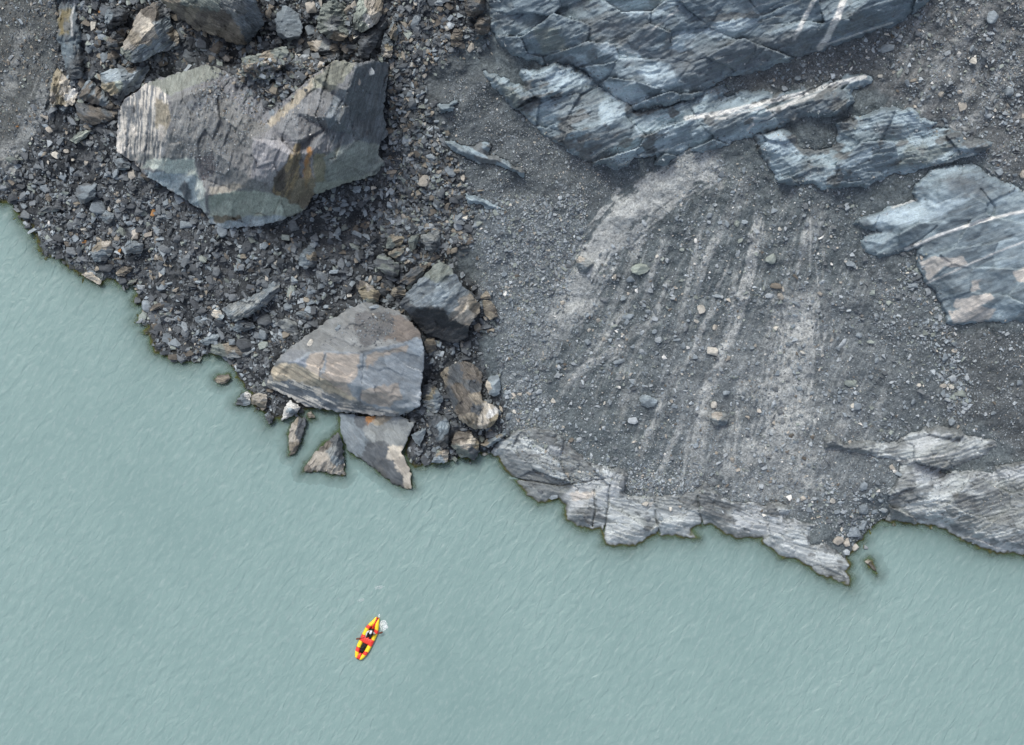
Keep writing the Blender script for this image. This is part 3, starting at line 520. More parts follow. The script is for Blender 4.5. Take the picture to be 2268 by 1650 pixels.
boulder('upright mottled brown grey boulder with a rust and white lower end',
  [(976, 825), (985, 815), (1000, 807), (1020, 800), (1044, 804), (1060, 816), (1070, 834), (1067, 860), (1067, 884), (1090, 895), (1105, 907), (1102, 928), (1090, 943), (1076, 951), (1053, 952), (1035, 942), (1017, 930), (1005, 910), (1000, 892), (990, 872), (985, 854)], c=('br', 'sl'), h=2.3, th=-60, short='the mottled brown boulder',
  seeds=[(1010, 830, 'sl'), (1040, 820, 'br'), (1050, 850, 'sl'), (1020, 870, 'br'), (1030, 900, 'br'), (1040, 930, 'tn'), (1055, 900, 'sl'), (1060, 890, 'tn'), (1080, 905, 'cr'), (1090, 915, 'wh'), (1095, 925, 'oc'), (1075, 935, 'cr'), (1085, 940, 'oc'), (980, 828, 'tn'), (1055, 838, 'br'), (1000, 885, 'sl')])
boulder('flat grey slab with pale pointed tip sloping into the water',
  [(753, 914), (800, 922), (883, 920), (918, 938), (910, 955), (903, 968), (897, 985), (888, 1001), (898, 1020), (909, 1039), (912, 1083), (900, 1083), (876, 1072), (853, 1059), (830, 1037), (803, 1018), (771, 998), (760, 975), (754, 957)], h='tin', th=-50, apron=True, mat='m', short='the pointed shore slab',
  edge={0: .5, 1: .7, 2: .9, 3: 1.0, 4: 1.0, 5: 1.0, 6: .9, 7: .9, 8: .8, 9: .7, 10: .35, 11: .2, 12: .18, 13: .18, 14: .2, 15: .22, 16: .25, 17: .3, 18: .4}, inner=[(820, 970, .95), (880, 1010, .85), (800, 950, .8), (860, 1000, 1.0), (885, 1050, .6), (835, 1000, .75)],
  seeds=[(780, 960, 'bl'), (800, 990, 'bl'), (770, 930, 'bl'), (815, 1000, 'sl'), (820, 920, 'rust'), (838, 925, 'tn'), (800, 925, 'sl'), (850, 960, 'li'), (870, 950, 'li'), (895, 950, 'li'), (880, 975, 'li'), (830, 960, 'li'), (840, 1000, 'sl'), (860, 1030, 'sl'), (850, 1045, 'sl'), (880, 1060, 'sl'), (885, 1020, 'be'), (897, 1040, 'be'), (905, 1065, 'cr'), (880, 1005, 'cr')])
boulder('triangular rock standing in the lake, green weed along its base',
  [(751, 956), (758, 980), (764, 1030), (764, 1054), (736, 1051), (707, 1043), (690, 1046), (670, 1045), (680, 1027), (707, 992)], h='tin', th=60, apron=True, short='the triangular rock',
  edge={0: 1.0, 1: .6, 2: .3, 3: .16, 4: .2, 5: .2, 6: .12, 7: .1, 8: .2, 9: .35}, inner=[(744, 990, 1.5), (725, 1020, 1.1), (748, 1030, 1.05), (690, 1036, .5)],
  seeds=[(748, 975, 'sl'), (735, 1000, 'li'), (720, 1015, 'be'), (700, 1030, 'be'), (730, 1035, 'be'), (755, 1010, 'sl'), (758, 1040, 'be'), (748, 1020, 'bl'), (680, 1043, 'br'), (722, 985, 'br')])
boulder('narrow pointed shard of tan and grey rock standing in the lake', [(660, 923), (677, 925), (677, 942), (672, 962), (666, 980), (654, 1004), (642, 1010), (640, 990), (638, 966), (645, 939)], h=1.0, th=70, apron=True, lift=.05, seeds=[(655, 930, 'tn'), (648, 950, 'be'), (648, 970, 'be'), (650, 985, 'tn'), (670, 935, 'sl'), (665, 960, 'sl'), (655, 990, 'br')], short='the narrow lake shard')
boulder('small lone brown rock ringed with weed just off the rubble shore', [(474, 842), (481, 832), (507, 829), (512, 837), (499, 849), (481, 848)], c=('br', 'tn'), h=.5, apron=True, lift=.04)
boulder('pointed grey rock with one white facet, standing in the shallows', [(521, 895), (534, 872), (548, 866), (557, 872), (554, 896), (537, 899)], h=.9, apron=True, lift=.05, seeds=[(534, 880, 'bl'), (530, 890, 'sl'), (551, 875, 'wh'), (545, 890, 'bl')])
boulder('blocky beige rock with ragged lower edge at the waterline', [(556, 878), (572, 870), (592, 876), (589, 904), (581, 910), (569, 898), (557, 895)], c=('be', 'tn'), h=.9, lift=.1)
boulder('bright white rock with grey side on the water edge', [(630, 901), (642, 885), (652, 893), (666, 901), (660, 914), (640, 924), (622, 931)], h=1.0, lift=.1, apron=True, seeds=[(645, 895, 'wh'), (655, 905, 'wh'), (635, 920, 'wh'), (632, 905, 'wh'), (650, 912, 'bl'), (640, 912, 'lb')])
boulder('small tan wedge of rock in water under the slab boulder', [(679, 916), (689, 910), (698, 925), (685, 926)], c=('tn', 'be'), h=.5, apron=True, lift=.05)
boulder('dark slaty rock with pinkish flecks, lowest on the left shore', [(584, 919), (598, 910), (607, 925), (597, 940)], c=('sl', 'bl'), h=.7, lift=.1, mat='s')
boulder('tall dark grey block with pale patch beside blue slate plates', [(947, 925), (965, 916), (988, 925), (997, 945), (994, 992), (979, 992), (965, 972), (953, 951)], c=('sl', 'bl'), h=1.9, th=70, seeds=[(965, 930, 'sl'), (975, 945, 'lb'), (980, 960, 'bl'), (965, 955, 'sl'), (990, 970, 'dk'), (985, 985, 'dk')])
boulder('clean blue slate triangle propped against the pointed slab', [(909, 963), (928, 954), (945, 948), (938, 970), (929, 990), (918, 978)], c=('bl', 'bl'), h=.9, mat='m', lift=.3)
boulder('beige edged slate block touching the water at the cluster foot', [(953, 1024), (973, 998), (994, 995), (993, 1010), (990, 1024), (970, 1026)], h=.8, lift=.15, seeds=[(975, 1015, 'lb'), (985, 1010, 'be'), (970, 1002, 'tn'), (965, 1022, 'bl')])
boulder('broad brown boulder with rust streaked pale top overhanging the water', [(997, 986), (1004, 970), (1011, 957), (1041, 954), (1061, 980), (1060, 1000), (1052, 1020), (1035, 1012), (1017, 1011)], h=1.5, lift=.1, seeds=[(1010, 970, 'br'), (1030, 965, 'br'), (1045, 975, 'cr'), (1030, 985, 'be'), (1015, 995, 'gr'), (1030, 1005, 'gr'), (1050, 1000, 'sl'), (1055, 985, 'oc')])
boulder('long curved grey slab leaning between brown boulder and shore ledge', [(1063, 986), (1075, 975), (1105, 962), (1130, 943), (1127, 957), (1110, 972), (1083, 992)], h=.9, lift=.2, seeds=[(1085, 980, 'bl'), (1100, 970, 'lb'), (1120, 955, 'bl'), (1075, 978, 'tn'), (1100, 964, 'tn')])
boulder('pale blue grey block with cream left edge, on the gravel chute', [(1075, 855), (1080, 840), (1086, 831), (1104, 831), (1110, 855), (1108, 872), (1095, 878), (1083, 875)], h=1.0, mat='m', seeds=[(1080, 855, 'cr'), (1095, 850, 'lb'), (1100, 865, 'lb'), (1090, 840, 'bl')], short='the pale chute block')
boulder('grey block with rusty stains wedged right of the slab boulder', [(935, 854), (953, 848), (970, 862), (982, 884), (967, 916), (952, 910), (938, 901)], h=1.3, seeds=[(945, 865, 'sl'), (955, 875, 'oc'), (965, 880, 'bl'), (955, 895, 'li'), (970, 895, 'bl')])
# upper rockfall
boulder('massive grey and brown boulder cut by the top edge, rough fibrous underside',
  [(352, -60), (355, 0), (378, 22), (410, 45), (430, 65), (490, 82), (500, 92), (527, 100), (543, 100), (567, 77), (585, 55), (580, 30), (567, 0), (560, -60)], h='tin', th=-35, short='the top edge boulder',
  edge={0: 5, 1: 4.2, 2: 2.2, 3: 1.4, 4: 1.1, 5: .8, 6: .6, 7: .4, 8: .4, 9: .8, 10: 1.4, 11: 2.4, 12: 3.6, 13: 5}, inner=[(400, 12, 4.6), (450, 15, 5.0), (520, 25, 4.6), (535, 60, 3.2), (440, 45, 2.8), (500, -40, 5.6), (420, -40, 5.4)],
  seeds=[(380, 5, 'tn'), (420, 0, 'gr'), (470, 0, 'gr'), (510, 5, 'li'), (530, 15, 'li'), (550, 40, 'bl'), (560, 20, 'bl'), (400, 30, 'br'), (440, 45, 'br'), (420, 30, 'tn'), (470, 60, 'tn'), (490, 40, 'br'), (510, 70, 'tn'), (530, 85, 'tn'), (550, 75, 'bl'), (460, 75, 'tn'), (570, 50, 'bl')], mat='s')
boulder('big rounded cream and grey boulder with wavy banding, right of dark blocks', [(267, 115), (272, 95), (287, 70), (300, 37), (312, 20), (335, 8), (355, 2), (375, 25), (378, 50), (392, 70), (397, 92), (375, 112), (347, 117), (325, 132), (300, 140), (280, 132)], h=2.8, th=40, mat='s', short='the banded cream boulder',
  seeds=[(310, 50, 'be'), (330, 70, 'cr'), (300, 90, 'tn'), (285, 100, 'be'), (340, 25, 'br'), (360, 20, 'sl'), (360, 60, 'lb'), (370, 90, 'bl'), (350, 100, 'lb'), (320, 110, 'lb'), (300, 125, 'bl'), (280, 120, 'gr'), (385, 80, 'tn'), (320, 90, 'be')])
boulder('dark block with black face near the top left rubble', [(232, 60), (232, 32), (240, 15), (247, 5), (262, 15), (287, 25), (280, 50), (242, 65)], h=1.8, seeds=[(240, 40, 'bl'), (260, 30, 'sl'), (275, 40, 'dk'), (250, 50, 'dk')])
boulder('dark brown rounded boulder tucked left of the banded cream boulder', [(235, 92), (250, 70), (270, 57), (285, 60), (275, 85), (265, 110), (237, 107)], c=('sl', 'br'), h=1.5)
boulder('blue grey boulder with yellow green patch, left of the huge boulder', [(222, 162), (240, 155), (275, 150), (332, 147), (328, 160), (320, 175), (305, 197), (277, 212), (267, 227), (245, 212), (225, 195)], h=2.2, th=30, short='the blue grey boulder',
  seeds=[(250, 170, 'lb'), (280, 165, 'bl'), (300, 170, 'lb'), (260, 190, 'pg'), (250, 195, 'oc'), (280, 195, 'bl'), (265, 215, 'sl'), (310, 155, 'bl'), (290, 152, 'br')])
boulder('white and ochre split rock standing out on the left rubble', [(112, 185), (118, 165), (127, 150), (155, 177), (150, 190), (165, 195), (175, 205), (160, 235), (135, 234), (110, 232)], h=1.6, th=80, short='the ochre and white rock', seeds=[(122, 175, 'oc'), (128, 195, 'oc'), (115, 220, 'be'), (130, 222, 'oc'), (145, 180, 'cr'), (150, 210, 'wh'), (140, 205, 'cr'), (160, 225, 'cr')])
boulder('leaning brown and grey slab under the blue grey boulder', [(175, 212), (185, 190), (197, 172), (225, 198), (240, 218), (262, 242), (245, 243), (225, 235), (200, 228), (182, 222)], c=('br', 'bl'), h=1.3, th=50)
boulder('curved grey slab holding pebbles, left of the striped face', [(165, 225), (185, 227), (225, 240), (262, 247), (255, 262), (237, 270), (215, 275), (200, 277), (185, 270), (175, 262)], c=('sl', 'br'), h=.9, th=-25)
boulder('black slate block below the ochre patched face', [(150, 150), (160, 125), (175, 104), (187, 125), (185, 170), (158, 178)], c=('dk', 'sl'), h=1.2)
boulder('tan angular block perched on the head of the huge boulder', [(533, 128), (560, 122), (600, 110), (634, 100), (640, 118), (644, 135), (612, 142), (609, 167), (590, 175), (570, 172), (535, 168)], h=1.6, lift=4.7, seeds=[(560, 130, 'gr'), (590, 130, 'tn'), (560, 150, 'tn'), (590, 155, 'pg'), (620, 120, 'gr'), (630, 135, 'sl'), (600, 165, 'gr'), (550, 165, 'gr')], short='the perched tan block')
boulder('squat even grey boulder in the top rockfall', [(607, 42), (618, 25), (632, 12), (662, 30), (672, 62), (664, 82), (637, 92), (614, 77)], c=('bl', 'bl'), h=1.9, mat='m')
boulder('large pale olive boulder with chipped right corner in the top rockfall', [(704, 37), (717, 7), (742, -5), (767, 15), (767, 45), (774, 72), (762, 90), (745, 90), (727, 87), (702, 67)], c=('gr', 'li'), h=2.2, seeds=[(725, 30, 'gr'), (735, 60, 'li'), (720, 70, 'gr'), (755, 20, 'gr'), (758, 60, 'gr'), (745, 50, 'sl'), (750, 80, 'tn')], short='the olive boulder')
boulder('long layered boulder with white crystalline end, rightmost of the top row', [(782, 42), (790, 15), (799, -10), (850, -10), (847, 30), (838, 48), (824, 60), (804, 72), (782, 62)], c=('li', 'gr'), h=1.9, th=70, mat='s', seeds=[(800, 20, 'pg'), (820, 10, 'be'), (840, 15, 'tn'), (815, 45, 'wh'), (830, 38, 'cr'), (795, 50, 'gr'), (800, 60, 'pg')])
boulder('dark wedge boulder between two pale boulders', [(797, 75), (825, 60), (850, 40), (860, 55), (837, 92), (817, 130), (800, 128), (792, 120)], c=('dk', 'sl'), h=1.1)
boulder('tall grey tooth of rock with orange scar beside the gully', [(844, 100), (852, 72), (862, 82), (870, 95), (867, 125), (855, 128), (844, 125)], h=1.5, seeds=[(850, 90, 'bl'), (860, 105, 'oc'), (858, 115, 'be'), (848, 110, 'sl'), (865, 95, 'bl')])
boulder('pinkish striped boulder above the grey tooth', [(859, 67), (865, 55), (872, 47), (882, 65), (880, 90), (870, 88), (864, 85)], c=('tn', 'bl'), h=1.1, th=65, mat='s')
boulder('dark reddish block at the foot of the cliff, top edge', [(1030, 25), (1030, -15), (1075, -15), (1074, 25), (1055, 36), (1037, 42)], c=('br', 'sl'), h=1.6)
boulder('dark rounded block with brown rim below the reddish block', [(1050, 57), (1065, 32), (1087, 37), (1085, 70), (1070, 78), (1057, 80)], c=('sl', 'br'), h=1.3)
boulder('tan striped boulder in the gully left of the cliff', [(997, 82), (1007, 62), (1025, 67), (1022, 97), (1012, 103), (1002, 105)], c=('tn', 'br'), h=1.0, mat='s')
boulder('brown ridged boulder lying across the rubble above the right lobe', [(680, 92), (700, 88), (717, 90), (740, 96), (760, 107), (752, 122), (738, 126), (722, 125), (700, 118), (687, 110)], h=1.2, seeds=[(700, 95, 'be'), (690, 102, 'tn'), (720, 100, 'li'), (740, 110, 'br'), (725, 118, 'sl'), (750, 115, 'dk')])
# middle rubble
boulder('teardrop grey boulder alone in dark silt below the huge boulder', [(662, 587), (661, 572), (664, 562), (684, 542), (697, 550), (702, 562), (702, 587), (690, 593), (677, 597)], c=('bl', 'sl'), h=1.3, short='the teardrop boulder', seeds=[(680, 555, 'bl'), (690, 570, 'tn'), (675, 580, 'bl'), (695, 585, 'sl')])
boulder('heart shaped grey slab at the edge of the brown rubble strip', [(932, 520), (950, 517), (972, 510), (977, 530), (972, 547), (959, 562), (948, 556), (937, 537)], c=('li', 'sl'), h=1.2, short='the heart shaped slab')
boulder('rounded mustard ochre boulder above the slab boulder', [(789, 635), (799, 620), (822, 632), (844, 650), (839, 665), (829, 672), (819, 672), (799, 657)], c=('oc', 'tn'), h=1.2, seeds=[(805, 640, 'oc'), (820, 650, 'oc'), (830, 660, 'tn'), (815, 640, 'be'), (825, 668, 'gr'), (800, 630, 'br')], short='the mustard boulder')
boulder('small blocky striped stone between mustard boulder and shaded belly boulder', [(864, 650), (872, 635), (885, 634), (899, 640), (899, 655), (879, 662)], c=('tn', 'dk'), h=.8, mat='s')
boulder('long dark shale slab leaning on the shaded belly boulder', [(884, 625), (900, 606), (917, 592), (947, 585), (942, 598), (934, 612), (920, 625), (904, 632)], c=('sl', 'br'), h=.9, th=35, mat='s')
boulder('overlapping broad grey slab with slanted tip above the mustard boulder', [(827, 577), (838, 565), (849, 560), (868, 575), (884, 585), (882, 610), (872, 617), (850, 605), (832, 592)], c=('gr', 'sl'), h=.9)
boulder('thin olive slab on top of the overlapping slabs', [(855, 562), (875, 550), (899, 545), (895, 557), (886, 566), (874, 572)], c=('tn', 'gr'), h=.9)
boulder('olive yellow block at the head of the stacked slabs', [(854, 550), (859, 525), (875, 523), (897, 523), (893, 535), (885, 545), (867, 550)], c=('tn', 'gr'), h=1.0, seeds=[(865, 540, 'gr'), (880, 530, 'tn'), (890, 535, 'oc')])
boulder('upright grey slab with warm tip beside the heart shaped slab', [(904, 535), (912, 522), (929, 518), (926, 532), (922, 545), (912, 562), (906, 550)], c=('gr', 'tn'), h=.9)
boulder('brown flat block below the shaded belly boulder, on gravel', [(1069, 665), (1080, 664), (1089, 667), (1098, 682), (1104, 700), (1087, 710), (1076, 700), (1071, 685)], c=('br', 'tn'), h=.7)
boulder('tan pointed stone just above the brown flat block', [(1064, 660), (1070, 650), (1077, 642), (1084, 650), (1089, 661), (1076, 663)], c=('tn', 'be'), h=.6)
boulder('square tan block standing right of the slab boulder', [(939, 757), (948, 749), (962, 746), (965, 760), (967, 775), (956, 780), (946, 781)], c=('tn', 'br'), h=1.0)
boulder('wide striated grey slab with pinkish bands in the lower rubble', [(490, 685), (506, 674), (525, 667), (550, 657), (567, 650), (585, 635), (605, 622), (620, 617), (622, 640), (608, 656), (592, 672), (567, 690), (545, 704), (520, 712), (503, 700)], c=('bl', 'li'), h=1.7, th=35, mat='s', short='the striated grey slab')
boulder('pale wedge stone left of the striated slab', [(467, 697), (472, 688), (480, 680), (490, 690), (497, 702), (490, 710), (478, 706)], c=('lb', 'cr'), h=.8)
boulder('lilac grey flat boulder in the lower rubble', [(607, 717), (618, 710), (629, 705), (645, 710), (659, 717), (662, 740), (649, 745), (628, 732)], c=('li', 'sl'), h=1.0)
boulder('striped dark slab above the lilac grey boulder', [(654, 695), (664, 687), (674, 680), (686, 690), (694, 702), (687, 710), (670, 705)], c=('br', 'bl'), h=.8, mat='s')
boulder('brown layered ledge block overhanging the small inlet', [(467, 764), (485, 760), (507, 757), (535, 767), (565, 777), (545, 788), (515, 797), (495, 790), (468, 782)], c=('tn', 'li'), h=1.1, th=-15, seeds=[(475, 770, 'gr'), (490, 775, 'gr'), (505, 770, 'tn'), (530, 775, 'br'), (520, 790, 'li'), (550, 780, 'li')])
boulder('chunky grey slab above the layered ledge block', [(515, 730), (520, 718), (527, 708), (545, 710), (560, 715), (567, 725), (548, 732), (527, 736)], c=('bl', 'sl'), h=1.0)
boulder('pale tan faced block embedded high on the left shore', [(200, 560), (208, 546), (217, 535), (245, 532), (250, 542), (252, 552), (245, 566), (237, 577), (210, 582)], h=1.1, th=10, seeds=[(220, 545, 'tn'), (235, 540, 'be'), (225, 560, 'bl'), (240, 560, 'li'), (215, 572, 'bl'), (232, 572, 'sl')])
boulder('dark slate slab right of the tan faced block', [(275, 552), (278, 540), (282, 532), (300, 534), (320, 542), (318, 552), (312, 562), (296, 563), (282, 562)], c=('sl', 'bl'), h=.9)
boulder('grey hexagonal block in the left rubble', [(222, 482), (228, 472), (235, 465), (252, 472), (254, 482), (252, 490), (243, 495), (232, 494)], c=('bl', 'sl'), h=.9)
boulder('smooth dark boulder on the left rubble under the ochre and white rock', [(167, 432), (168, 420), (172, 410), (192, 405), (215, 407), (214, 424), (212, 437), (198, 446), (185, 452), (174, 443)], c=('bl', 'sl'), h=1.2, mat='m')
boulder('grey cobble tucked under the left corner of the huge boulder', [(252, 357), (262, 350), (275, 347), (284, 353), (290, 362), (287, 375), (272, 377), (260, 375)], c=('bl', 'sl'), h=.9)
boulder('ribbed greenish slab lying on the left rubble', [(152, 312), (163, 301), (175, 292), (188, 289), (203, 286), (197, 296), (192, 303), (180, 311), (170, 317)], c=('pg', 'gr'), h=.6, th=30, mat='s')
boulder('flat dark slab near the left water edge', [(82, 472), (90, 463), (100, 455), (120, 455), (145, 458), (138, 464), (125, 468), (108, 472), (92, 477)], c=('gr', 'sl'), h=.7)
boulder('whitish ledge fragment at the corner of the left shore', [(177, 607), (188, 604), (200, 602), (212, 612), (225, 622), (221, 631), (208, 624), (192, 616)], c=('cr', 'be'), h=.6, lift=.1)
boulder('brown ribbed slab above the left inlet', [(255, 605), (265, 596), (275, 590), (295, 592), (288, 602), (275, 612), (262, 612)], c=('br', 'tn'), h=.8, mat='s')
boulder('brown fibrous fragment over the left water edge', [(330, 690), (335, 682), (340, 675), (355, 670), (370, 667), (366, 676), (352, 684)], c=('tn', 'br'), h=.6, lift=.1, mat='s')
boulder('pale splinter of rock poking into the left inlet', [(280, 632), (287, 621), (305, 617), (303, 623), (292, 631)], c=('gr', 'be'), h=.4, lift=.15)
boulder('light grey angular slab at the tail of the lower rubble', [(440, 757), (455, 748), (470, 740), (490, 740), (483, 750), (475, 760), (462, 765), (452, 764)], c=('lb', 'bl'), h=.8)
boulder('triangular brown rock mostly drowned beside the eastern spit', [(1914, 1242), (1922, 1238), (1931, 1240), (1938, 1256), (1944, 1272), (1934, 1262), (1922, 1254)], h=.25, lift=.0, apron=True, seeds=[(1924, 1244, 'cr'), (1933, 1258, 'br'), (1928, 1250, 'br')])
# fan stones big enough to trace
boulder('flat pale green stone at the top of the pale sand run', [(1397, 597), (1404, 588), (1420, 583), (1433, 587), (1441, 596), (1430, 604), (1416, 609), (1400, 604)], c=('pg', 'pg'), h=.5, mat='m', short='the flat green stone')
boulder('half buried grey boulder on the left rim of the sand run', [(1276, 577), (1284, 566), (1296, 572), (1308, 576), (1316, 585), (1305, 600), (1292, 607), (1280, 596)], h=.8, seeds=[(1283, 572, 'be'), (1305, 580, 'li'), (1285, 590, 'bl'), (1296, 600, 'bl'), (1310, 590, 'li')], short='the half buried boulder')
boulder('wide blue grey block low on the scree fan', [(1415, 880), (1422, 874), (1440, 876), (1457, 888), (1450, 900), (1434, 904), (1418, 895)], c=('bl', 'lb'), h=.7, mat='m', short='the wide blue block')
boulder('rounded beige banded boulder low on the fan centre', [(1572, 926), (1576, 915), (1590, 912), (1606, 915), (1614, 925), (1610, 938), (1596, 944), (1580, 940)], h=.9, seeds=[(1590, 920, 'be'), (1605, 925, 'li'), (1585, 932, 'li'), (1600, 938, 'bl')], short='the banded fan boulder')
def raster_tin(u, v, pts, zs, nout):
    e = [(i, (i + 1) % nout) for i in range(nout)]
    vs, _, fs, ov, _, _ = delaunay_2d_cdt([Vector((p[0], p[1])) for p in pts], e, [], 1, 1e-4)
    zz = [np.mean([zs[k] for k in o]) if o else 1. for o in ov]
    z = np.full(u.shape, np.nan)
    for f in fs:
        for k in range(1, len(f) - 1):
            (x1, y1), (x2, y2), (x3, y3) = vs[f[0]], vs[f[k]], vs[f[k + 1]]
            det = (y2 - y3) * (x1 - x3) + (x3 - x2) * (y1 - y3)
            if abs(det) < 1e-9: continue
            a = ((y2 - y3) * (u - x3) + (x3 - x2) * (v - y3)) / det; b = ((y3 - y1) * (u - x3) + (x1 - x3) * (v - y3)) / det; c = 1 - a - b
            m = (a >= -1e-6) & (b >= -1e-6) & (c >= -1e-6)
            z = np.where(m, a * zz[f[0]] + b * zz[f[k]] + c * zz[f[k + 1]], z)
    return z

def sampler(Z):
    def f(u, v):
        i = np.clip(np.searchsorted(US, u) - 1, 0, len(US) - 2); j = np.clip(np.searchsorted(VS, v) - 1, 0, len(VS) - 2)
        a = (u - US[i]) / (US[i + 1] - US[i]); b = (v - VS[j]) / (VS[j + 1] - VS[j]); a = np.clip(a, 0, 1); b = np.clip(b, 0, 1)
        return (Z[j, i] * (1 - a) + Z[j, i + 1] * a) * (1 - b) + (Z[j + 1, i] * (1 - a) + Z[j + 1, i + 1] * a) * b
    return f
zb_at = sampler(ZB); zt0_at = sampler(ZT)
for b in bould_jobs:                        # the drowned flank of each rock that stands in the lake
    if b['apron']:
        sj, si = grid_sub(b['pts'], 30); d = -sdist(wu[sj, si], wv[sj, si], b['pts'])
        ZT[sj, si] = np.maximum(ZT[sj, si], np.where(d < 26, -.02 - .040 * np.maximum(d, 0), -99))
BM = np.zeros(GU.shape, bool)
for bi, b in enumerate(bould_jobs):
    rng = np.random.default_rng(1000 + bi)
    P = np.array(b['pts'], float); cen = P.mean(0); span = P.max(0) - P.min(0); size = float(np.sqrt(span[0] * span[1]))
    st = 2.0 if size > 150 else (1.5 if size > 60 else 1.0)
    pad = 3 * st
    u1 = np.arange(P[:, 0].min() - pad, P[:, 0].max() + pad, st); v1 = np.arange(P[:, 1].min() - pad, P[:, 1].max() + pad, st)
    u, v = np.meshgrid(u1, v1)
    # roughen the outline a little
    dens = []
    n = len(P)
    for i in range(n):
        a, c = P[i], P[(i + 1) % n]; L = np.hypot(*(c - a)); k = max(1, int(L / (5 if size > 60 else 3.5)))
        nrm = np.array((c[1] - a[1], a[0] - c[0])) / max(L, 1e-6)
        for q in range(k):
            t = q / k; off = 0 if q == 0 else rng.normal(0, min(1.6, .02 * size + .25))
            dens.append(tuple(a + (c - a) * t + nrm * off))
    d, nu, nv = pdist(u, v, dens, True, True); ins = inside(u, v, dens)
    al, ac = strata(u, v, b['th'], 700 + bi)
    if b['h'] == 'tin':
        pts = [tuple(p) for p in P] + [(q[0], q[1]) for q in b['inner']]
        zs = [b['edge'][i] for i in range(n)] + [q[2] for q in b['inner']]
        jw = .012 * size
        uu = u + jw * 2 * (fbm(u / 20, v / 20, 61 + bi) - .5); vv = v + jw * 2 * (fbm(u / 20, v / 20, 62 + bi) - .5)
        h = raster_tin(uu, vv, pts, zs, n); h2 = raster_tin(u, v, pts, zs, n)
        h = np.where(np.isnan(h), h2, h)
        fill = np.array(zs)[:n][np.argmin([(u - p[0]) ** 2 + (v - p[1]) ** 2 for p in P], axis=0)]
        h = np.where(np.isnan(h), fill, h)
        ra = .24 if size > 250 else .15
    else:
        H = b['h']
        top = H * (1 + rng.uniform(-.012, .012) * 40 / max(size, 20) * (u - cen[0]) + rng.uniform(-.012, .012) * 40 / max(size, 20) * (v - cen[1]))
        h = top
        for q in range(3):                                   # a few cut facets over the crown
            a = rng.uniform(0, 6.28); sl_ = rng.uniform(.3, .8) * H / (size * .5)
            h = np.minimum(h, H * rng.uniform(1.0, 1.2) - sl_ * ((u - cen[0]) * math.cos(a) + (v - cen[1]) * math.sin(a)))
        area = sum(P[i][0] * P[(i + 1) % n][1] - P[(i + 1) % n][0] * P[i][1] for i in range(n)); sg = 1 if area > 0 else -1
        for i in range(n):
            a, c = P[i], P[(i + 1) % n]; L = np.hypot(*(c - a)) + 1e-6
            ld = sg * ((c[0] - a[0]) * (v - a[1]) - (c[1] - a[1]) * (u - a[0])) / L
            h = np.minimum(h, H * rng.uniform(.15, .55) + rng.uniform(.5, 2.6) * MPP * np.maximum(ld, -4))
        h = np.maximum(h, .12 * H)
        ra = min(.16, .10 * H)
    e2, q1, q2, q3, dx, dy = voronoi(al / max(14, size * .16), ac / max(7, size * .07), 800 + bi)
    h = h + ra * 1.6 * ((q1 - .5) + (q2 - .5) * 1.4 * dx + (q3 - .45) * 1.6 * dy) * (.35 if b['mat'] == 'm' else 1) - ra * .3 * (1 - sstep(e2, 0, .06)) * (.5 if b['mat'] == 'm' else 1)
    h = h + ra * (.5 if b['mat'] == 'm' else 1.7) * (fbm(al / 14, ac / 6, 900 + bi, 5) - .5)
    if b['mat'] == 's':
        t = ac / 5 + 1.5 * fbm(al / 30, ac / 12, 950 + bi); h = h + ra * .7 * (t - np.floor(t))
    for pts_, wd_ in b['cracks']: h = h - .16 * (1 - sstep(pdist(u + 5 * (fbm(u / 8, v / 8, 85) - .5), v, pts_, False), wd_ * .2, wd_ + 1.0)) * sstep(vnoise(u / 9, v / 9, 86), .15, .45)
    zbase = np.maximum(zb_at(u, v), -.05 if b['apron'] else 0)
    if size < 200: zbase = .55 * zbase + .45 * max(float(zb_at(np.array([cen[0]]), np.array([cen[1]]))[0]), 0)
    z = zbase + h + b['lift'] + (.0 if b['apron'] else .12)
    if not b['apron'] : z = np.maximum(z, zt0_at(u, v) + .05)
    # colour
    su = u + .10 * min(size, 150) * (fbm(u / 22, v / 22, 71 + bi) - .5) + 12 * (fbm(u / 5, v / 5, 72 + bi) - .5); sv = v + .10 * min(size, 150) * (fbm(u / 22, v / 22, 73 + bi) - .5) + 12 * (fbm(u / 5, v / 5, 74 + bi) - .5)
    if b['seeds']:
        D = np.array([np.maximum((su - s[0]) ** 2 + (sv - s[1]) ** 2, 1.) for s in b['seeds']]); W = (D.min(0) / D) ** 7; W /= W.sum(0)
        col = np.einsum('kij,kc->ijc', W, np.array([pal(s[2]) for s in b['seeds']]))
        del D, W
    else:
        f = sstep(fbm(al / 18, ac / 9, 75 + bi), .40, .60); col = pal(b['c'][0]) + (pal(b['c'][1]) - pal(b['c'][0])) * f[..., None]
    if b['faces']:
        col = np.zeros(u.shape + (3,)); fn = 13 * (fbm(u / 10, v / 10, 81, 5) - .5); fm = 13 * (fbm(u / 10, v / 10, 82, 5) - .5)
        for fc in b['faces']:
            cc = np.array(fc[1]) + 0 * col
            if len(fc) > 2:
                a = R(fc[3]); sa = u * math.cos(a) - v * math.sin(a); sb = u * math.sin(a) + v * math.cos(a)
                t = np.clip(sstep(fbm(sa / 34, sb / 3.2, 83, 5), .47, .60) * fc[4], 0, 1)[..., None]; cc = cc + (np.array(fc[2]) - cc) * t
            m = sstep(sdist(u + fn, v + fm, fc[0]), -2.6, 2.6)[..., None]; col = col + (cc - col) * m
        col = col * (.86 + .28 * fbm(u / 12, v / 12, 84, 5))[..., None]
    col = col * (.84 + .32 * q1)[..., None]
    # silt resting on the flatter top of the biggest boulder
    inb = ins & (d > .15 * st)
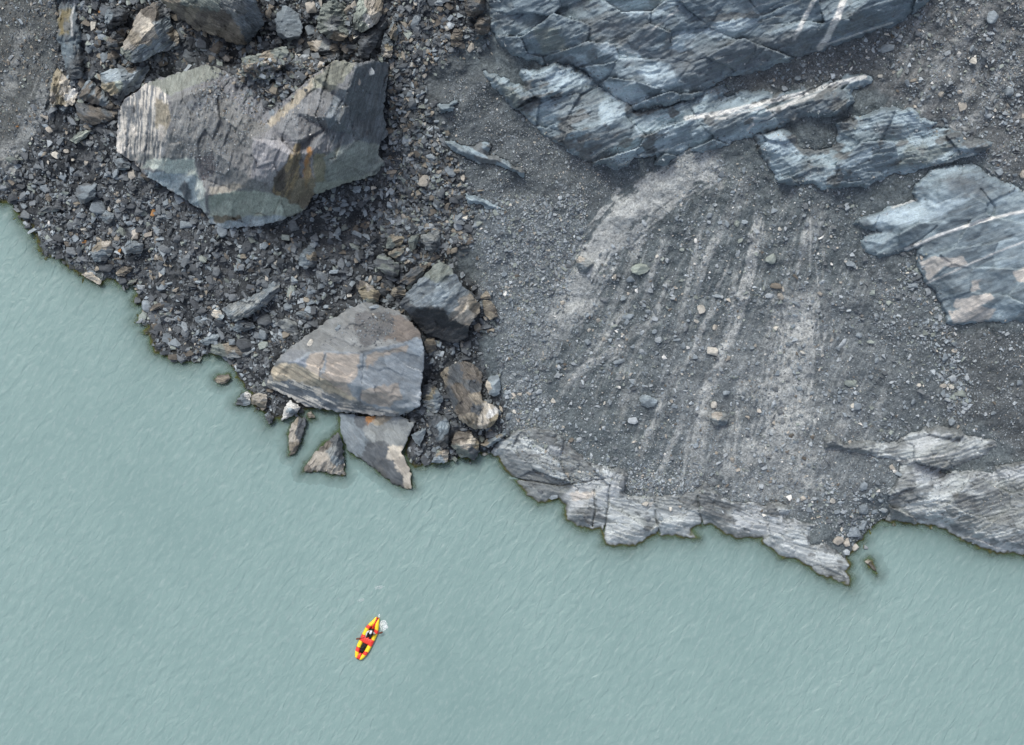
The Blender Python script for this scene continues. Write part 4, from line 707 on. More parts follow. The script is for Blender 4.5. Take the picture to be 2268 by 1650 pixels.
    f4 = inb[:-1, :-1] & inb[1:, :-1] & inb[:-1, 1:] & inb[1:, 1:]
    cf = np.zeros(u.shape, int)
    for a_ in (slice(0, -1), slice(1, None)):
        for b_ in (slice(0, -1), slice(1, None)): cf[a_, b_] += f4
    snap = (cf > 0) & (cf < 4) & (d < 1.9 * st)
    u = np.where(snap, nu, u); v = np.where(snap, nv, v)
    if not f4.any(): continue
    ob = sheet_mesh(b['name'], u, v, z, col, al, ac, f4, MATS[b['mat']], drop=.5 + .30 * MPP * size, shrink=.10, cen=cen, smooth=size > 40)
    tag(ob, b['label'], b['cat'], 'boulders of the rockfall')
    LAND.append((b['short'], b['pts'])) if b['short'] else None
    sj, si = grid_sub(b['pts'], 2); g1, g2 = GU[sj, si], GV[sj, si]
    m = inside(g1, g2, b['pts']); BM[sj, si] |= m
    ii = np.clip(((g1 - u1[0]) / st).round().astype(int), 0, len(u1) - 1); jj = np.clip(((g2 - v1[0]) / st).round().astype(int), 0, len(v1) - 1)
    ZTOP[sj, si] = np.where(m, z[jj, ii], ZTOP[sj, si])
ZTOP = np.where(BM | OUTMASK, ZTOP, np.maximum(ZT, ZTOP * 0 + ZT))
ztop_at = sampler(ZTOP); zt_at = sampler(ZT); sd_at = sampler(SD)
bm_at = sampler(BM.astype(float)); om_at = sampler(OUTMASK.astype(float))

# the ground sheet itself
n, m_ = GU.shape; idx = np.arange(n * m_).reshape(n, m_)
q = np.stack([idx[:-1, :-1], idx[1:, :-1], idx[1:, 1:], idx[:-1, 1:]], -1).reshape(-1, 4)
gob = mk_mesh('scree_slope', world(GU, GV, ZT).reshape(-1, 3), q, M_SCREE, np.clip(tcol, .01, .8).reshape(-1, 3), None, True)
tag(gob, 'dark grey scree and talus slope with pale sand runs above the lake', 'ground', None, 'structure')

# ------------------------------------------------------------------ the lake
def water_mat():
    g = NT('glacial_water'); pos = g.n('ShaderNodeNewGeometry').outputs['Position']; dep = g.attr('depth').outputs['Fac']
    n0 = g.noise(pos, .045, 3); n1 = g.noise(pos, .5, 4, .6, (1.0, .55, 1))
    q = g.n('ShaderNodeMapping'); q.inputs['Rotation'].default_value = (0, 0, R(-58)); g.l(pos, q.inputs[0])
    wv_ = g.n('ShaderNodeTexNoise', Scale=1.0, Detail=3, Roughness=.5, Distortion=.6); qq = g.n('ShaderNodeMapping'); qq.inputs['Scale'].default_value = (.75, 1.7, 1); g.l(q.outputs[0], qq.inputs[0]); g.l(qq.outputs[0], wv_.inputs['Vector'])
    col = g.mix(g.mr(n0, .35, .65, 0, 1), (.188, .284, .277), (.228, .330, .320)); col = g.mix(g.mr(n1, .3, .7, 0, .35), col, (.247, .348, .336))
    foam = g.noise(qq.outputs[0], 1.7, 5, .66); col = g.mix(g.mr(foam, .50, .72, 0, .32), col, (.37, .44, .435))  # pale wisps: light on the ripples painted into the water colour
    g.l(col, g.b.inputs['Base Color']); g.b.inputs['Roughness'].default_value = .34; g.b.inputs['IOR'].default_value = 1.33
    bp = g.n('ShaderNodeBump', Strength=.62, Distance=.22); g.l(g.mr(n0, .35, .65, .3, .85), bp.inputs['Strength']); g.l(wv_.outputs[0], bp.inputs['Height']); g.l(bp.outputs[0], g.b.inputs['Normal'])
    tr = g.n('ShaderNodeBsdfTransparent'); tr.inputs[0].default_value = (.80, .90, .86, 1); mx = g.n('ShaderNodeMixShader')
    g.l(g.mr(dep, 0, 1, 0, 1), mx.inputs[0]); g.l(tr.outputs[0], mx.inputs[1]); g.l(g.b.outputs[0], mx.inputs[2]); g.l(mx.outputs[0], g.out.inputs[0])
    return g.m
keep = (ZT < .35); f4 = (keep[:-1, :-1] | keep[1:, :-1] | keep[:-1, 1:] | keep[1:, 1:])
q = np.stack([idx[:-1, :-1], idx[1:, :-1], idx[1:, 1:], idx[:-1, 1:]], -1)[f4]
used, inv = np.unique(q, return_inverse=True); q = inv.reshape(-1, 4)
lake = mk_mesh('water', world(GU, GV, 0 * GU).reshape(-1, 3)[used], q, water_mat(), None, None, True)
dep_ = np.minimum(ZTOP, 0); dv = np.clip(1 - .9 * (.74 * np.exp(dep_ / .40) + .26 * np.exp(dep_ / 1.5)), 0, 1).ravel()[used]
lake.data.attributes.new('depth', 'FLOAT', 'POINT').data.foreach_set('value', dv.astype(np.float32))
tag(lake, 'milky turquoise glacial lake with fine wind ripples', 'water', None, 'structure')
# ------------------------------------------------------------------ stones: shapes
def hull(seed, n, flat, jit=.25):
    r = np.random.default_rng(seed); bm = bmesh.new()
    for k in range(n):
        p = r.normal(size=3); p /= np.linalg.norm(p); p = np.sign(p) * np.abs(p) ** .88 * (1 - jit * r.random())
        bm.verts.new((p[0], p[1] * r.uniform(.85, 1.15), p[2] * flat))
    bmesh.ops.convex_hull(bm, input=bm.verts[:])
    bmesh.ops.delete(bm, geom=[x for x in bm.verts if not x.link_faces], context='VERTS')
    bmesh.ops.triangulate(bm, faces=bm.faces[:])
    bm.verts.index_update(); V = np.array([v.co[:] for v in bm.verts]); F = np.array([[v.index for v in f.verts] for f in bm.faces]); bm.free()
    V[:, :2] -= V[:, :2].mean(0); V[:, :2] /= np.abs(V[:, :2]).max(); return V, F
SMALL = [hull(s, 9, .6) for s in range(24)]
BIG = [hull(100 + s, 18, .62, .22) for s in range(30)]

STCOL = {'slate grey': (.15, .166, .18), 'blue grey': (.225, .26, .287), 'pale grey': (.34, .375, .40), 'dark grey': (.088, .097, .107), 'tan': (.27, .245, .205), 'cream': (.50, .48, .43), 'brown': (.158, .142, .122), 'rust orange': (.33, .18, .08), 'greenish grey': (.25, .28, .26), 'white': (.66, .65, .62), 'beige': (.37, .345, .305)}
PALETTE = dict(dark=[('dark grey', 36), ('slate grey', 36), ('blue grey', 18), ('greenish grey', 5), ('brown', 3.2), ('tan', 1.8), ('beige', 1.2), ('pale grey', 3), ('rust orange', .08), ('cream', .6)],
               warm=[('slate grey', 24), ('dark grey', 16), ('blue grey', 18), ('greenish grey', 12), ('brown', 12), ('tan', 9), ('beige', 4), ('cream', 2), ('rust orange', .15), ('pale grey', 5)],
               tiny=[('dark grey', 55), ('slate grey', 30), ('blue grey', 8), ('brown', 3), ('beige', 1.2), ('pale grey', 1.5)],
               char=[('dark grey', 50), ('slate grey', 40), ('blue grey', 14)],
               pale=[('blue grey', 36), ('pale grey', 26), ('slate grey', 22), ('greenish grey', 12), ('beige', 3), ('cream', 2), ('white', .6), ('brown', 1)],
               fan=[('slate grey', 22), ('blue grey', 34), ('pale grey', 26), ('greenish grey', 8), ('beige', 4), ('cream', 2.5), ('white', 1), ('brown', 1.5)])
def pick(rng, key, n):
    ks = [k for k, _ in PALETTE[key]]; p = np.array([x for _, x in PALETTE[key]], float); return rng.choice(len(ks), n, p=p / p.sum()), ks

def scatter(name, label, cat, zones, seed):
    rng = np.random.default_rng(seed); VV = []; FF = []; CC = []; off = 0
    for poly, cnt, rlo, rhi, power, pk, on in zones:
        if poly[0] == 'edge':
            E = np.array(poly[1], float); E2 = np.roll(E, -1, 0); Ln = np.hypot(*(E2 - E).T); e_ = rng.choice(len(E), cnt, p=Ln / Ln.sum()); t_ = rng.random((cnt, 1))
            q_ = E[e_] + (E2[e_] - E[e_]) * t_ + rng.normal(0, poly[2], (cnt, 2)); u, v = q_[:, 0], q_[:, 1]; poly = [(-3000, -3000), (5000, -3000), (5000, 5000), (-3000, 5000)]
        else:
            P = np.array(poly, float); lo, hi = P.min(0), P.max(0)
            u = rng.uniform(lo[0], hi[0], cnt * 3); v = rng.uniform(lo[1], hi[1], cnt * 3)
        j = 10; k = inside(u + rng.normal(0, j, u.shape), v + rng.normal(0, j, u.shape), poly); u, v = u[k][:cnt], v[k][:cnt]
        r = rlo * (1 - rng.random(len(u)) * (1 - (rlo / rhi) ** power)) ** (-1 / power)
        k = sd_at(u, v) > (1.5 if on != 'shore' else -11)
        clump = fbm(u / 26, v / 26, seed + 5); k &= rng.random(len(u)) < np.clip(.35 + 2.6 * (clump - .36), .12, 1)
        if on != 'rock': k &= (bm_at(u, v) < .3) & ((om_at(u, v) < .5) | (rng.random(len(u)) < .035))
        u, v, r = u[k], v[k], r[k]
        ci, ks = pick(rng, pk, len(u)); base = np.array([STCOL[x] for x in ks])[ci] * rng.uniform(.72, 1.28, (len(u), 1))
        z = ztop_at(u, v); pi = rng.integers(0, len(SMALL), len(u)); ang = rng.uniform(0, 6.28, len(u)); tl = rng.normal(0, .28, (len(u), 2)); asp = rng.uniform(.36, 1, len(u))
        rm = r * MPP * (CAM_H - z) / CAM_H; ctr = world(u, v, z + rm * np.where(r > 5, .30, .14))
        for p in range(len(SMALL)):
            s = np.where(pi == p)[0]
            if not len(s): continue
            V, F = SMALL[p]; L = V[None] * np.stack([rm[s], rm[s] * asp[s], rm[s] * .9], -1)[:, None]
            L[..., 2] += L[..., 0] * tl[s, 0][:, None] + L[..., 1] * tl[s, 1][:, None]
            ca, sa = np.cos(ang[s])[:, None], np.sin(ang[s])[:, None]
            W = np.stack([L[..., 0] * ca - L[..., 1] * sa, L[..., 0] * sa + L[..., 1] * ca, L[..., 2]], -1) + ctr[s][:, None]
            VV.append(W.reshape(-1, 3)); FF.append((F[None] + (np.arange(len(s)) * len(V))[:, None, None] + off).reshape(-1, 3)); CC.append(np.repeat(base[s], len(V), 0)); off += len(s) * len(V)
    ob = mk_mesh(name, np.concatenate(VV), np.concatenate(FF), M_STONE, np.clip(np.concatenate(CC), .01, .85))
    tag(ob, label, cat, None, 'stuff'); return ob

CHUTE = [(1040, 440), (1300, 430), (1300, 560), (1250, 660), (1215, 760), (1200, 860), (1240, 960), (1130, 975), (1110, 780), (1060, 640)]
WARM = [(860, 60), (1080, 30), (1090, 110), (960, 140), (940, 200), (990, 330), (1045, 430), (1045, 530), (990, 590), (890, 600), (840, 480), (870, 380), (860, 250), (870, 150)]
TOPR = [(180, -40), (1060, -40), (1000, 90), (860, 140), (740, 130), (600, 250), (480, 150), (330, 180), (190, 240), (110, 240)]
FAN = [(1340, 560), (1600, 350), (1880, 420), (1960, 600), (2060, 760), (2110, 930), (1990, 1030), (1960, 1150), (1750, 1130), (1500, 1100), (1250, 950), (1210, 800)]
UPR = [(1530, 200), (1800, 115), (2040, 10), (2090, -50), (2330, -50), (2330, 440), (2180, 380), (2060, 250), (1930, 150), (1800, 190)]
scatter('rubble', 'dark broken shale rubble covering the left rockfall', 'rubble', [
  (TALUS, 30000, 1.3, 5, 1.4, 'tiny', 'g'), (TALUS, 17000, 3, 10, 1.8, 'dark', 'g'), (TALUS, 7500, 6, 15, 1.3, 'dark', 'g'), ([(-30, 430), (60, 470), (320, 620), (340, 780), (430, 780), (600, 880), (640, 960), (560, 960), (430, 830), (300, 820), (270, 680), (-30, 520)], 3600, 2, 9, 1.6, 'dark', 'shore'),
  ([(487, 150), (640, 128), (715, 135), (640, 215), (600, 255), (555, 200)], 520, 3.5, 12, 1.5, 'warm', 'rock'), ([(900, 960), (1100, 960), (1100, 1030), (900, 1045)], 260, 2.5, 9, 1.7, 'dark', 'shore'),
  ([(330, 700), (560, 600), (700, 640), (620, 800), (380, 800)], 2600, 2.2, 8, 1.8, 'dark', 'g'), ([(60, 430), (300, 380), (420, 470), (300, 640), (120, 560)], 3000, 2, 8, 1.8, 'dark', 'g'),
  (WARM, 5400, 2, 9, 1.6, 'warm', 'g'), (WARM, 800, 5, 12, 1.8, 'warm', 'g'), (TOPR, 3600, 3, 11, 1.5, 'warm', 'g'), (TOPR, 500, 8, 15, 1.8, 'warm', 'g'),
  ([(850, 400), (1040, 400), (1050, 520), (980, 600), (840, 600)], 1300, 3, 9, 1.7, 'warm', 'g'), ([(850, 930), (1090, 770), (1120, 900), (1060, 1010), (900, 1020)], 800, 2, 7, 1.7, 'dark', 'g'), ([(500, 800), (600, 790), (640, 890), (560, 920)], 500, 2.5, 7, 1.7, 'dark', 'g')], 11)
scatter('gravel', 'blue grey gravel strewn over the scree', 'gravel', [(('edge', o_['poly'], 9), 900, 1.1, 5.5, 1.8, 'fan', 'rock') for o_ in OUT[:6]] + [
  (CHUTE, 22000, 1.1, 4.5, 2.0, 'pale', 'g'), (CHUTE, 1500, 3.5, 8, 2.2, 'pale', 'g'), (FAN, 24000, 1.0, 5, 1.9, 'fan', 'g'), (FAN, 3000, 3, 9, 1.9, 'fan', 'g'), (UPR, 9000, 1.0, 5, 2.1, 'fan', 'g'), (UPR, 1500, 3, 8.5, 1.8, 'fan', 'g'),
  ([(980, 150), (1100, 190), (1250, 340), (1400, 390), (1300, 480), (1080, 470), (1000, 330)], 6500, 1.0, 4, 2.2, 'fan', 'g'), ([(2000, 560), (2040, 600), (2090, 700), (2150, 860), (2120, 920), (2080, 850), (2050, 700), (1990, 590)], 1500, 2.5, 9, 1.8, 'pale', 'g'),
  ([(1930, 620), (2000, 610), (2060, 720), (2010, 780), (1940, 720)], 900, 1.6, 6, 1.8, 'pale', 'g'), ([(2090, 735), (2330, 720), (2330, 1030), (2100, 940)], 3500, 1.1, 6, 1.9, 'fan', 'g'), ([(1770, 1080), (1960, 1060), (1975, 1140), (1900, 1200), (1860, 1190), (1780, 1120)], 800, 2, 8, 1.7, 'pale', 'g'),
  ([(1380, 1010), (1560, 1040), (1560, 1100), (1400, 1100)], 1700, 1.5, 5, 1.9, 'fan', 'g'), ([(1110, 945), (1300, 980), (1390, 1060), (1260, 1080), (1150, 1000)], 1500, 1.3, 6, 1.8, 'pale', 'rock'), ([(1380, 1040), (1550, 1070), (1720, 1100), (1800, 1160), (1700, 1140), (1550, 1110), (1400, 1110)], 1700, 1.2, 6, 1.8, 'pale', 'rock'), ([(1180, 300), (1460, 360), (1640, 310), (1680, 400), (1400, 385), (1200, 340)], 1500, 1, 5, 2, 'fan', 'rock'), ([(1660, 290), (1900, 260), (2140, 290), (2150, 350), (1900, 420), (1700, 400)], 900, 1, 4.5, 2, 'fan', 'rock'), ([(1980, 1010), (2200, 1020), (2300, 1060), (2200, 1150), (2080, 1150)], 900, 1, 4.5, 2, 'fan', 'rock'),
  ([(1880, 1150), (1960, 1140), (2090, 1160), (2090, 1185), (1960, 1175), (1910, 1235), (1880, 1240)], 220, 2, 7, 1.8, 'pale', 'shore'), ([(-60, -60), (160, -60), (120, 200), (50, 350), (-60, 460)], 5500, 1.0, 5, 2.1, 'warm', 'g'), ([(-60, -60), (150, -60), (120, 200), (50, 350), (-60, 440)], 900, 2.5, 8, 1.9, 'warm', 'g'), ([(2150, 60), (2330, 200), (2330, 400), (2180, 280)], 900, 2, 7, 2, 'fan', 'g')], 12)
scatter('grit', 'grit and chips of shale lying on top of the boulders', 'grit', [
  ([(480, 150), (560, 190), (600, 260), (560, 300), (500, 290), (420, 240), (440, 190)], 1500, 1.3, 5, 1.8, 'warm', 'rock'), ([(380, 250), (560, 290), (550, 330), (480, 400), (400, 340)], 2200, .9, 3, 2, 'fan', 'rock'), ([(620, 250), (760, 230), (720, 310), (660, 310)], 700, .9, 3.5, 2, 'fan', 'rock'), ([(760, 180), (840, 160), (830, 240), (780, 250)], 150, 1, 4, 2, 'dark', 'rock'),
  ([(790, 690), (870, 690), (880, 740), (810, 770), (780, 730)], 650, 1, 5, 1.8, 'dark', 'rock'), ([(700, 720), (800, 690), (800, 770), (720, 770)], 90, 1, 4, 2, 'dark', 'rock')], 13)

# ------------------------------------------------------------------ single stones, each an object of its own
STONES = []      # u, v, width, depth, turn, colour
STONES += [(1554, 685, 20, 24, 10, 'cream'), (1394, 618, 28, 22, -20, 'blue grey'), (1580, 777, 34, 22, -20, 'cream'), (1708, 575, 31, 30, 0, 'greenish grey'), (1720, 633, 30, 18, -10, 'brown'), (1400, 931, 28, 20, 0, 'pale grey'), (1580, 896, 17, 22, 20, 'cream'), (1393, 702, 38, 17, -5, 'blue grey'),
 (1302, 757, 24, 20, -30, 'blue grey'), (1372, 800, 32, 12, 12, 'blue grey'), (1634, 562, 12, 19, 0, 'pale grey'), (1611, 496, 13, 21, 25, 'blue grey'), (1633, 495, 14, 15, -30, 'greenish grey'), (1572, 477, 16, 14, 0, 'blue grey'), (1569, 492, 12, 11, 0, 'pale grey'), (1568, 514, 12, 12, 30, 'blue grey'), (1425, 492, 10, 22, 35, 'pale grey'), (1513, 764, 17, 20, -20, 'blue grey'), (1519, 726, 13, 22, -15, 'slate grey'),
 (1338, 664, 22, 13, -10, 'slate grey'), (1425, 676, 13, 14, 0, 'blue grey'), (1436, 690, 16, 12, -40, 'blue grey'), (1450, 706, 18, 14, 0, 'pale grey'), (1449, 735, 18, 14, 20, 'blue grey'), (1458, 752, 22, 15, 30, 'pale grey'), (1496, 744, 14, 10, 10, 'pale grey'), (1337, 752, 10, 11, 0, 'beige'), (1388, 750, 9, 14, 0, 'tan'), (1421, 778, 16, 14, -45, 'pale grey'), (1360, 723, 17, 8, 20, 'greenish grey'), (1326, 710, 11, 10, 0, 'beige'),
 (1271, 805, 26, 12, -20, 'pale grey'), (1238, 813, 11, 13, 30, 'pale grey'), (1556, 771, 11, 13, 0, 'blue grey'), (1540, 790, 14, 14, 0, 'blue grey'), (1498, 752, 22, 9, 10, 'blue grey'), (1583, 724, 14, 20, 0, 'beige'), (1600, 658, 12, 10, 0, 'pale grey'), (1616, 604, 13, 11, 30, 'blue grey'), (1540, 584, 9, 7, 0, 'white'), (1510, 621, 12, 8, 0, 'greenish grey'), (1528, 527, 12, 14, 0, 'slate grey'), (1541, 533, 8, 12, 0, 'white'), (1705, 655, 24, 14, -10, 'pale grey'), (1727, 657, 16, 24, 20, 'beige'), (1762, 672, 30, 10, -25, 'blue grey'),
 (1881, 583, 24, 16, -15, 'blue grey'), (1841, 584, 9, 10, 0, 'white'), (1866, 760, 12, 32, -35, 'pale grey'), (1904, 743, 18, 14, 0, 'blue grey'), (1928, 757, 18, 12, 0, 'greenish grey'), (1943, 797, 20, 14, 20, 'blue grey'), (1740, 505, 8, 16, -25, 'pale grey'), (1786, 497, 15, 14, 0, 'blue grey'), (1780, 477, 13, 11, 0, 'blue grey'), (1727, 507, 13, 15, 0, 'cream'), (1741, 528, 12, 12, 20, 'blue grey'), (1876, 460, 16, 18, 0, 'pale grey'), (1931, 440, 12, 9, 0, 'blue grey'),
 (1884, 850, 36, 17, -12, 'greenish grey'), (1900, 900, 20, 20, 0, 'blue grey'), (1889, 905, 14, 14, 0, 'pale grey'), (1799, 870, 14, 9, 0, 'blue grey'), (1715, 893, 13, 17, 20, 'pale grey'), (1860, 883, 12, 18, 0, 'blue grey'), (1770, 860, 16, 13, 0, 'blue grey'), (1608, 869, 20, 14, 20, 'blue grey'), (1672, 1008, 10, 12, 10, 'pale grey'), (1587, 1004, 12, 11, 0, 'tan'), (1283, 973, 14, 13, 0, 'pale grey'), (1265, 975, 14, 12, 0, 'brown'), (1195, 868, 22, 14, 15, 'pale grey'), (1172, 871, 9, 12, 35, 'beige'), (1127, 922, 16, 19, 0, 'blue grey'), (1370, 858, 10, 9, 0, 'white'), (1323, 900, 14, 8, -10, 'pale grey'),
 (1961, 107, 36, 20, 5, 'blue grey'), (2031, 72, 20, 20, 0, 'slate grey'), (2196, 38, 31, 36, 0, 'blue grey'), (2193, 73, 28, 12, -8, 'pale grey'), (2188, 87, 20, 10, 0, 'pale grey'), (2153, 107, 14, 18, 0, 'blue grey'), (2155, 135, 18, 20, 0, 'cream'), (2178, 122, 18, 24, 20, 'slate grey'), (2010, 184, 12, 24, 45, 'blue grey'), (2156, 179, 14, 18, 0, 'beige'), (2235, 203, 22, 24, 0, 'blue grey'), (2255, 211, 18, 12, 0, 'pale grey'), (2083, 209, 14, 16, 0, 'beige'), (2126, 204, 13, 11, 0, 'beige'), (2132, 234, 20, 28, 10, 'beige'), (2042, 221, 13, 11, 0, 'pale grey'), (2068, 193, 15, 11, 20, 'blue grey'), (1992, 163, 13, 28, -25, 'greenish grey'),
 (1738, 195, 16, 16, 20, 'pale grey'), (1766, 172, 17, 17, 0, 'blue grey'), (1781, 171, 16, 13, 0, 'slate grey'), (2191, 257, 30, 13, -10, 'pale grey'), (2093, 266, 24, 13, -40, 'blue grey'), (2213, 378, 18, 24, 20, 'blue grey'), (2265, 385, 16, 24, 0, 'beige'), (1922, 128, 13, 5, 0, 'white'), (1919, 112, 6, 10, 0, 'white'), (2024, 178, 18, 8, 10, 'tan'), (2101, 168, 9, 8, 0, 'cream'),
 (2127, 871, 31, 26, 0, 'greenish grey'), (2110, 837, 18, 18, 0, 'pale grey'), (2141, 834, 15, 22, -20, 'pale grey'), (2107, 934, 20, 20, 0, 'blue grey'), (2035, 853, 14, 12, 0, 'cream'), (2038, 866, 22, 14, -30, 'slate grey'), (2023, 889, 13, 17, 0, 'blue grey'), (2107, 857, 14, 12, 0, 'cream'), (2088, 855, 22, 14, 0, 'beige'), (2139, 904, 16, 12, 0, 'pale grey'), (2201, 914, 24, 14, 20, 'blue grey'), (2259, 848, 22, 16, 0, 'blue grey'), (2093, 791, 20, 28, -10, 'blue grey'), (2113, 777, 16, 12, 0, 'beige'), (2111, 808, 20, 18, 0, 'blue grey'), (2056, 645, 13, 21, 15, 'pale grey'), (2033, 612, 22, 22, 0, 'slate grey'), (2023, 630, 30, 17, -5, 'blue grey'), (1990, 658, 16, 16, 0, 'slate grey'), (2078, 702, 22, 11, -10, 'blue grey'), (2073, 728, 12, 16, 0, 'blue grey'), (2066, 741, 13, 14, 20, 'greenish grey'), (2050, 747, 10, 18, -15, 'blue grey'), (2024, 745, 14, 10, -20, 'pale grey'), (2042, 570, 12, 14, 0, 'beige'), (2000, 562, 20, 11, -20, 'slate grey'),
 (1914, 1078, 24, 26, 10, 'blue grey'), (1913, 1127, 28, 27, 0, 'blue grey'), (1911, 1162, 20, 30, -10, 'blue grey'), (1956, 1130, 19, 20, 30, 'pale grey'), (1891, 1181, 36, 30, 10, 'blue grey'), (1856, 1197, 26, 22, 20, 'beige'), (1875, 1199, 22, 24, -40, 'beige'), (1893, 1212, 19, 20, 0, 'cream'), (1874, 1223, 24, 17, -30, 'pale grey'), (1916, 1212, 14, 13, 0, 'pale grey'), (1865, 1170, 9, 17, 0, 'cream'), (1844, 1110, 16, 14, 0, 'cream'), (1860, 1113, 15, 12, -20, 'pale grey'), (1854, 1133, 18, 14, 20, 'blue grey'), (1774, 1087, 18, 13, 0, 'blue grey'), (1779, 1104, 16, 12, 20, 'beige'), (1804, 1104, 15, 12, 0, 'pale grey'), (1950, 1107, 16, 14, 0, 'blue grey'), (1892, 1133, 11, 12, 0, 'brown'), (1870, 1133, 20, 9, 15, 'pale grey'), (1945, 1087, 9, 12, -35, 'white'), (1938, 1133, 18, 14, 0, 'blue grey'), (1928, 1104, 16, 14, 0, 'pale grey'), (1981, 1161, 11, 11, 0, 'pale grey'), (2061, 1168, 8, 10, 0, 'white'), (1891, 1150, 18, 10, 20, 'slate grey'),
 (1379, 1074, 19, 26, 0, 'slate grey'), (1429, 1116, 21, 18, 0, 'cream'), (1486, 1125, 9, 16, 0, 'cream'), (1466, 1148, 22, 14, -20, 'blue grey'), (1436, 1147, 18, 14, 0, 'slate grey'), (1255, 1052, 15, 13, 0, 'beige'), (1204, 1048, 12, 14, 20, 'cream'), (1282, 1045, 11, 6, 0, 'cream'), (1198, 1089, 18, 12, -25, 'slate grey'), (1224, 1100, 24, 14, 10, 'blue grey'), (1309, 1007, 9, 14, 0, 'pale grey'), (1346, 1018, 11, 12, 20, 'blue grey'), (1073, 1005, 22, 12, 5, 'white'),
 (118, 235, 12, 12, 0, 'tan'), (98, 340, 12, 22, -30, 'tan'), (123, 343, 26, 17, -25, 'cream'), (146, 335, 18, 14, -15, 'beige'), (162, 353, 10, 12, 0, 'cream'), (190, 361, 18, 17, 35, 'beige'), (203, 305, 11, 11, 0, 'cream'), (214, 339, 11, 9, 0, 'tan'), (109, 285, 18, 26, 20, 'beige'), (292, 387, 20, 24, 0, 'beige'), (342, 470, 13, 26, -25, 'rust orange'), (330, 497, 24, 20, 25, 'greenish grey'), (300, 517, 20, 30, -10, 'beige'), (258, 503, 28, 13, 5, 'beige'), (262, 523, 14, 30, -25, 'tan'), (263, 446, 16, 12, 20, 'beige'), (186, 507, 18, 11, 0, 'cream'), (110, 493, 10, 18, 0, 'white'), (265, 556, 14, 14, 0, 'rust orange'), (350, 568, 16, 18, 0, 'beige'), (335, 609, 11, 30, 15, 'tan'), (455, 632, 9, 14, 20, 'beige'), (315, 466, 20, 28, 25, 'greenish grey'), (352, 480, 14, 26, -10, 'slate grey'), (96, 505, 18, 22, 0, 'slate grey'), (222, 26, 11, 12, 0, 'rust orange'), (207, 48, 14, 46, -5, 'cream'), (223, 80, 32, 22, 0, 'blue grey'), (225, 122, 36, 20, -15, 'tan'), (255, 120, 30, 26, 0, 'brown'), (447, 97, 30, 34, 0, 'slate grey'), (482, 103, 40, 32, 0, 'brown'), (420, 122, 34, 30, 0, 'slate grey'), (360, 140, 28, 24, 0, 'brown'),
 (675, 160, 24, 26, 30, 'tan'), (658, 172, 14, 20, 20, 'beige'), (640, 190, 24, 18, 0, 'tan'), (660, 122, 20, 18, 0, 'cream'), (674, 128, 24, 20, 0, 'pale grey'), (698, 127, 26, 14, 20, 'tan'), (688, 66, 22, 28, 10, 'blue grey'), (665, 92, 20, 24, 0, 'tan'), (690, 15, 30, 30, 0, 'beige'), (596, 30, 18, 30, 0, 'tan'), (906, 80, 16, 36, 20, 'tan'), (897, 62, 16, 28, 30, 'slate grey'), (918, 46, 26, 40, -30, 'blue grey'), (937, 20, 20, 24, 0, 'slate grey'), (975, 20, 22, 24, 0, 'brown'), (998, 55, 17, 20, 20, 'pale grey'), (988, 42, 12, 14, 0, 'tan'), (898, 164, 14, 6, -15, 'rust orange'), (942, 135, 12, 22, 15, 'tan'), (870, 145, 14, 20, 0, 'beige'), (893, 226, 20, 9, -25, 'white'), (885, 230, 22, 16, 0, 'blue grey'), (922, 222, 14, 16, 0, 'pale grey'), (867, 287, 14, 46, 15, 'greenish grey'), (853, 325, 26, 16, 30, 'pale grey'), (862, 350, 20, 18, 0, 'brown'), (1022, 100, 20, 24, 0, 'tan'), (1043, 105, 20, 24, 0, 'beige'), (820, 160, 22, 22, 30, 'pale grey'), (795, 182, 10, 24, 10, 'beige'), (940, 400, 30, 40, -15, 'beige'), (972, 398, 34, 18, 25, 'greenish grey'), (955, 432, 14, 30, 10, 'brown'), (928, 428, 20, 18, 0, 'tan'), (910, 432, 10, 12, 0, 'tan'), (880, 465, 14, 20, 10, 'tan'), (870, 485, 18, 26, 20, 'pale grey'), (955, 470, 30, 26, 0, 'brown'), (992, 470, 20, 16, -20, 'tan'), (1015, 432, 16, 30, 0, 'greenish grey'), (1003, 424, 8, 18, 0, 'tan'), (1015, 500, 28, 28, 35, 'pale grey'), (953, 500, 24, 18, 10, 'pale grey'), (933, 507, 8, 16, -35, 'white'), (908, 510, 14, 24, 0, 'slate grey'), (905, 465, 30, 12, 0, 'pale grey'), (875, 517, 11, 11, 10, 'white'), (905, 484, 24, 14, 10, 'tan'), (920, 555, 12, 18, -25, 'tan'), (1005, 555, 22, 14, 10, 'tan'), (965, 570, 38, 14, 30, 'brown'), (893, 570, 18, 26, 30, 'blue grey'), (835, 618, 26, 14, 30, 'tan'), (820, 615, 12, 22, -30, 'beige'), (850, 632, 20, 16, 0, 'brown'), (815, 590, 40, 14, -20, 'slate grey'), (760, 453, 28, 16, 8, 'blue grey'), (722, 448, 18, 15, 0, 'blue grey'), (697, 525, 18, 28, 20, 'slate grey'), (585, 545, 24, 22, 20, 'blue grey'), (645, 645, 20, 40, -20, 'greenish grey'), (735, 630, 14, 22, -15, 'blue grey'), (690, 647, 24, 20, 0, 'blue grey'), (638, 680, 28, 24, 0, 'blue grey'), (784, 545, 28, 14, -25, 'greenish grey'), (772, 585, 14, 14, 0, 'blue grey'), (790, 577, 12, 14, 0, 'tan'), (664, 717, 16, 22, 0, 'pale grey'), (750, 725, 22, 12, 40, 'blue grey'), (830, 680, 30, 12, 5, 'blue grey'), (688, 760, 14, 20, -30, 'cream')]
rng = np.random.default_rng(5)
taken = [(s[0], s[1], max(s[2], s[3]) * .5) for s in STONES]
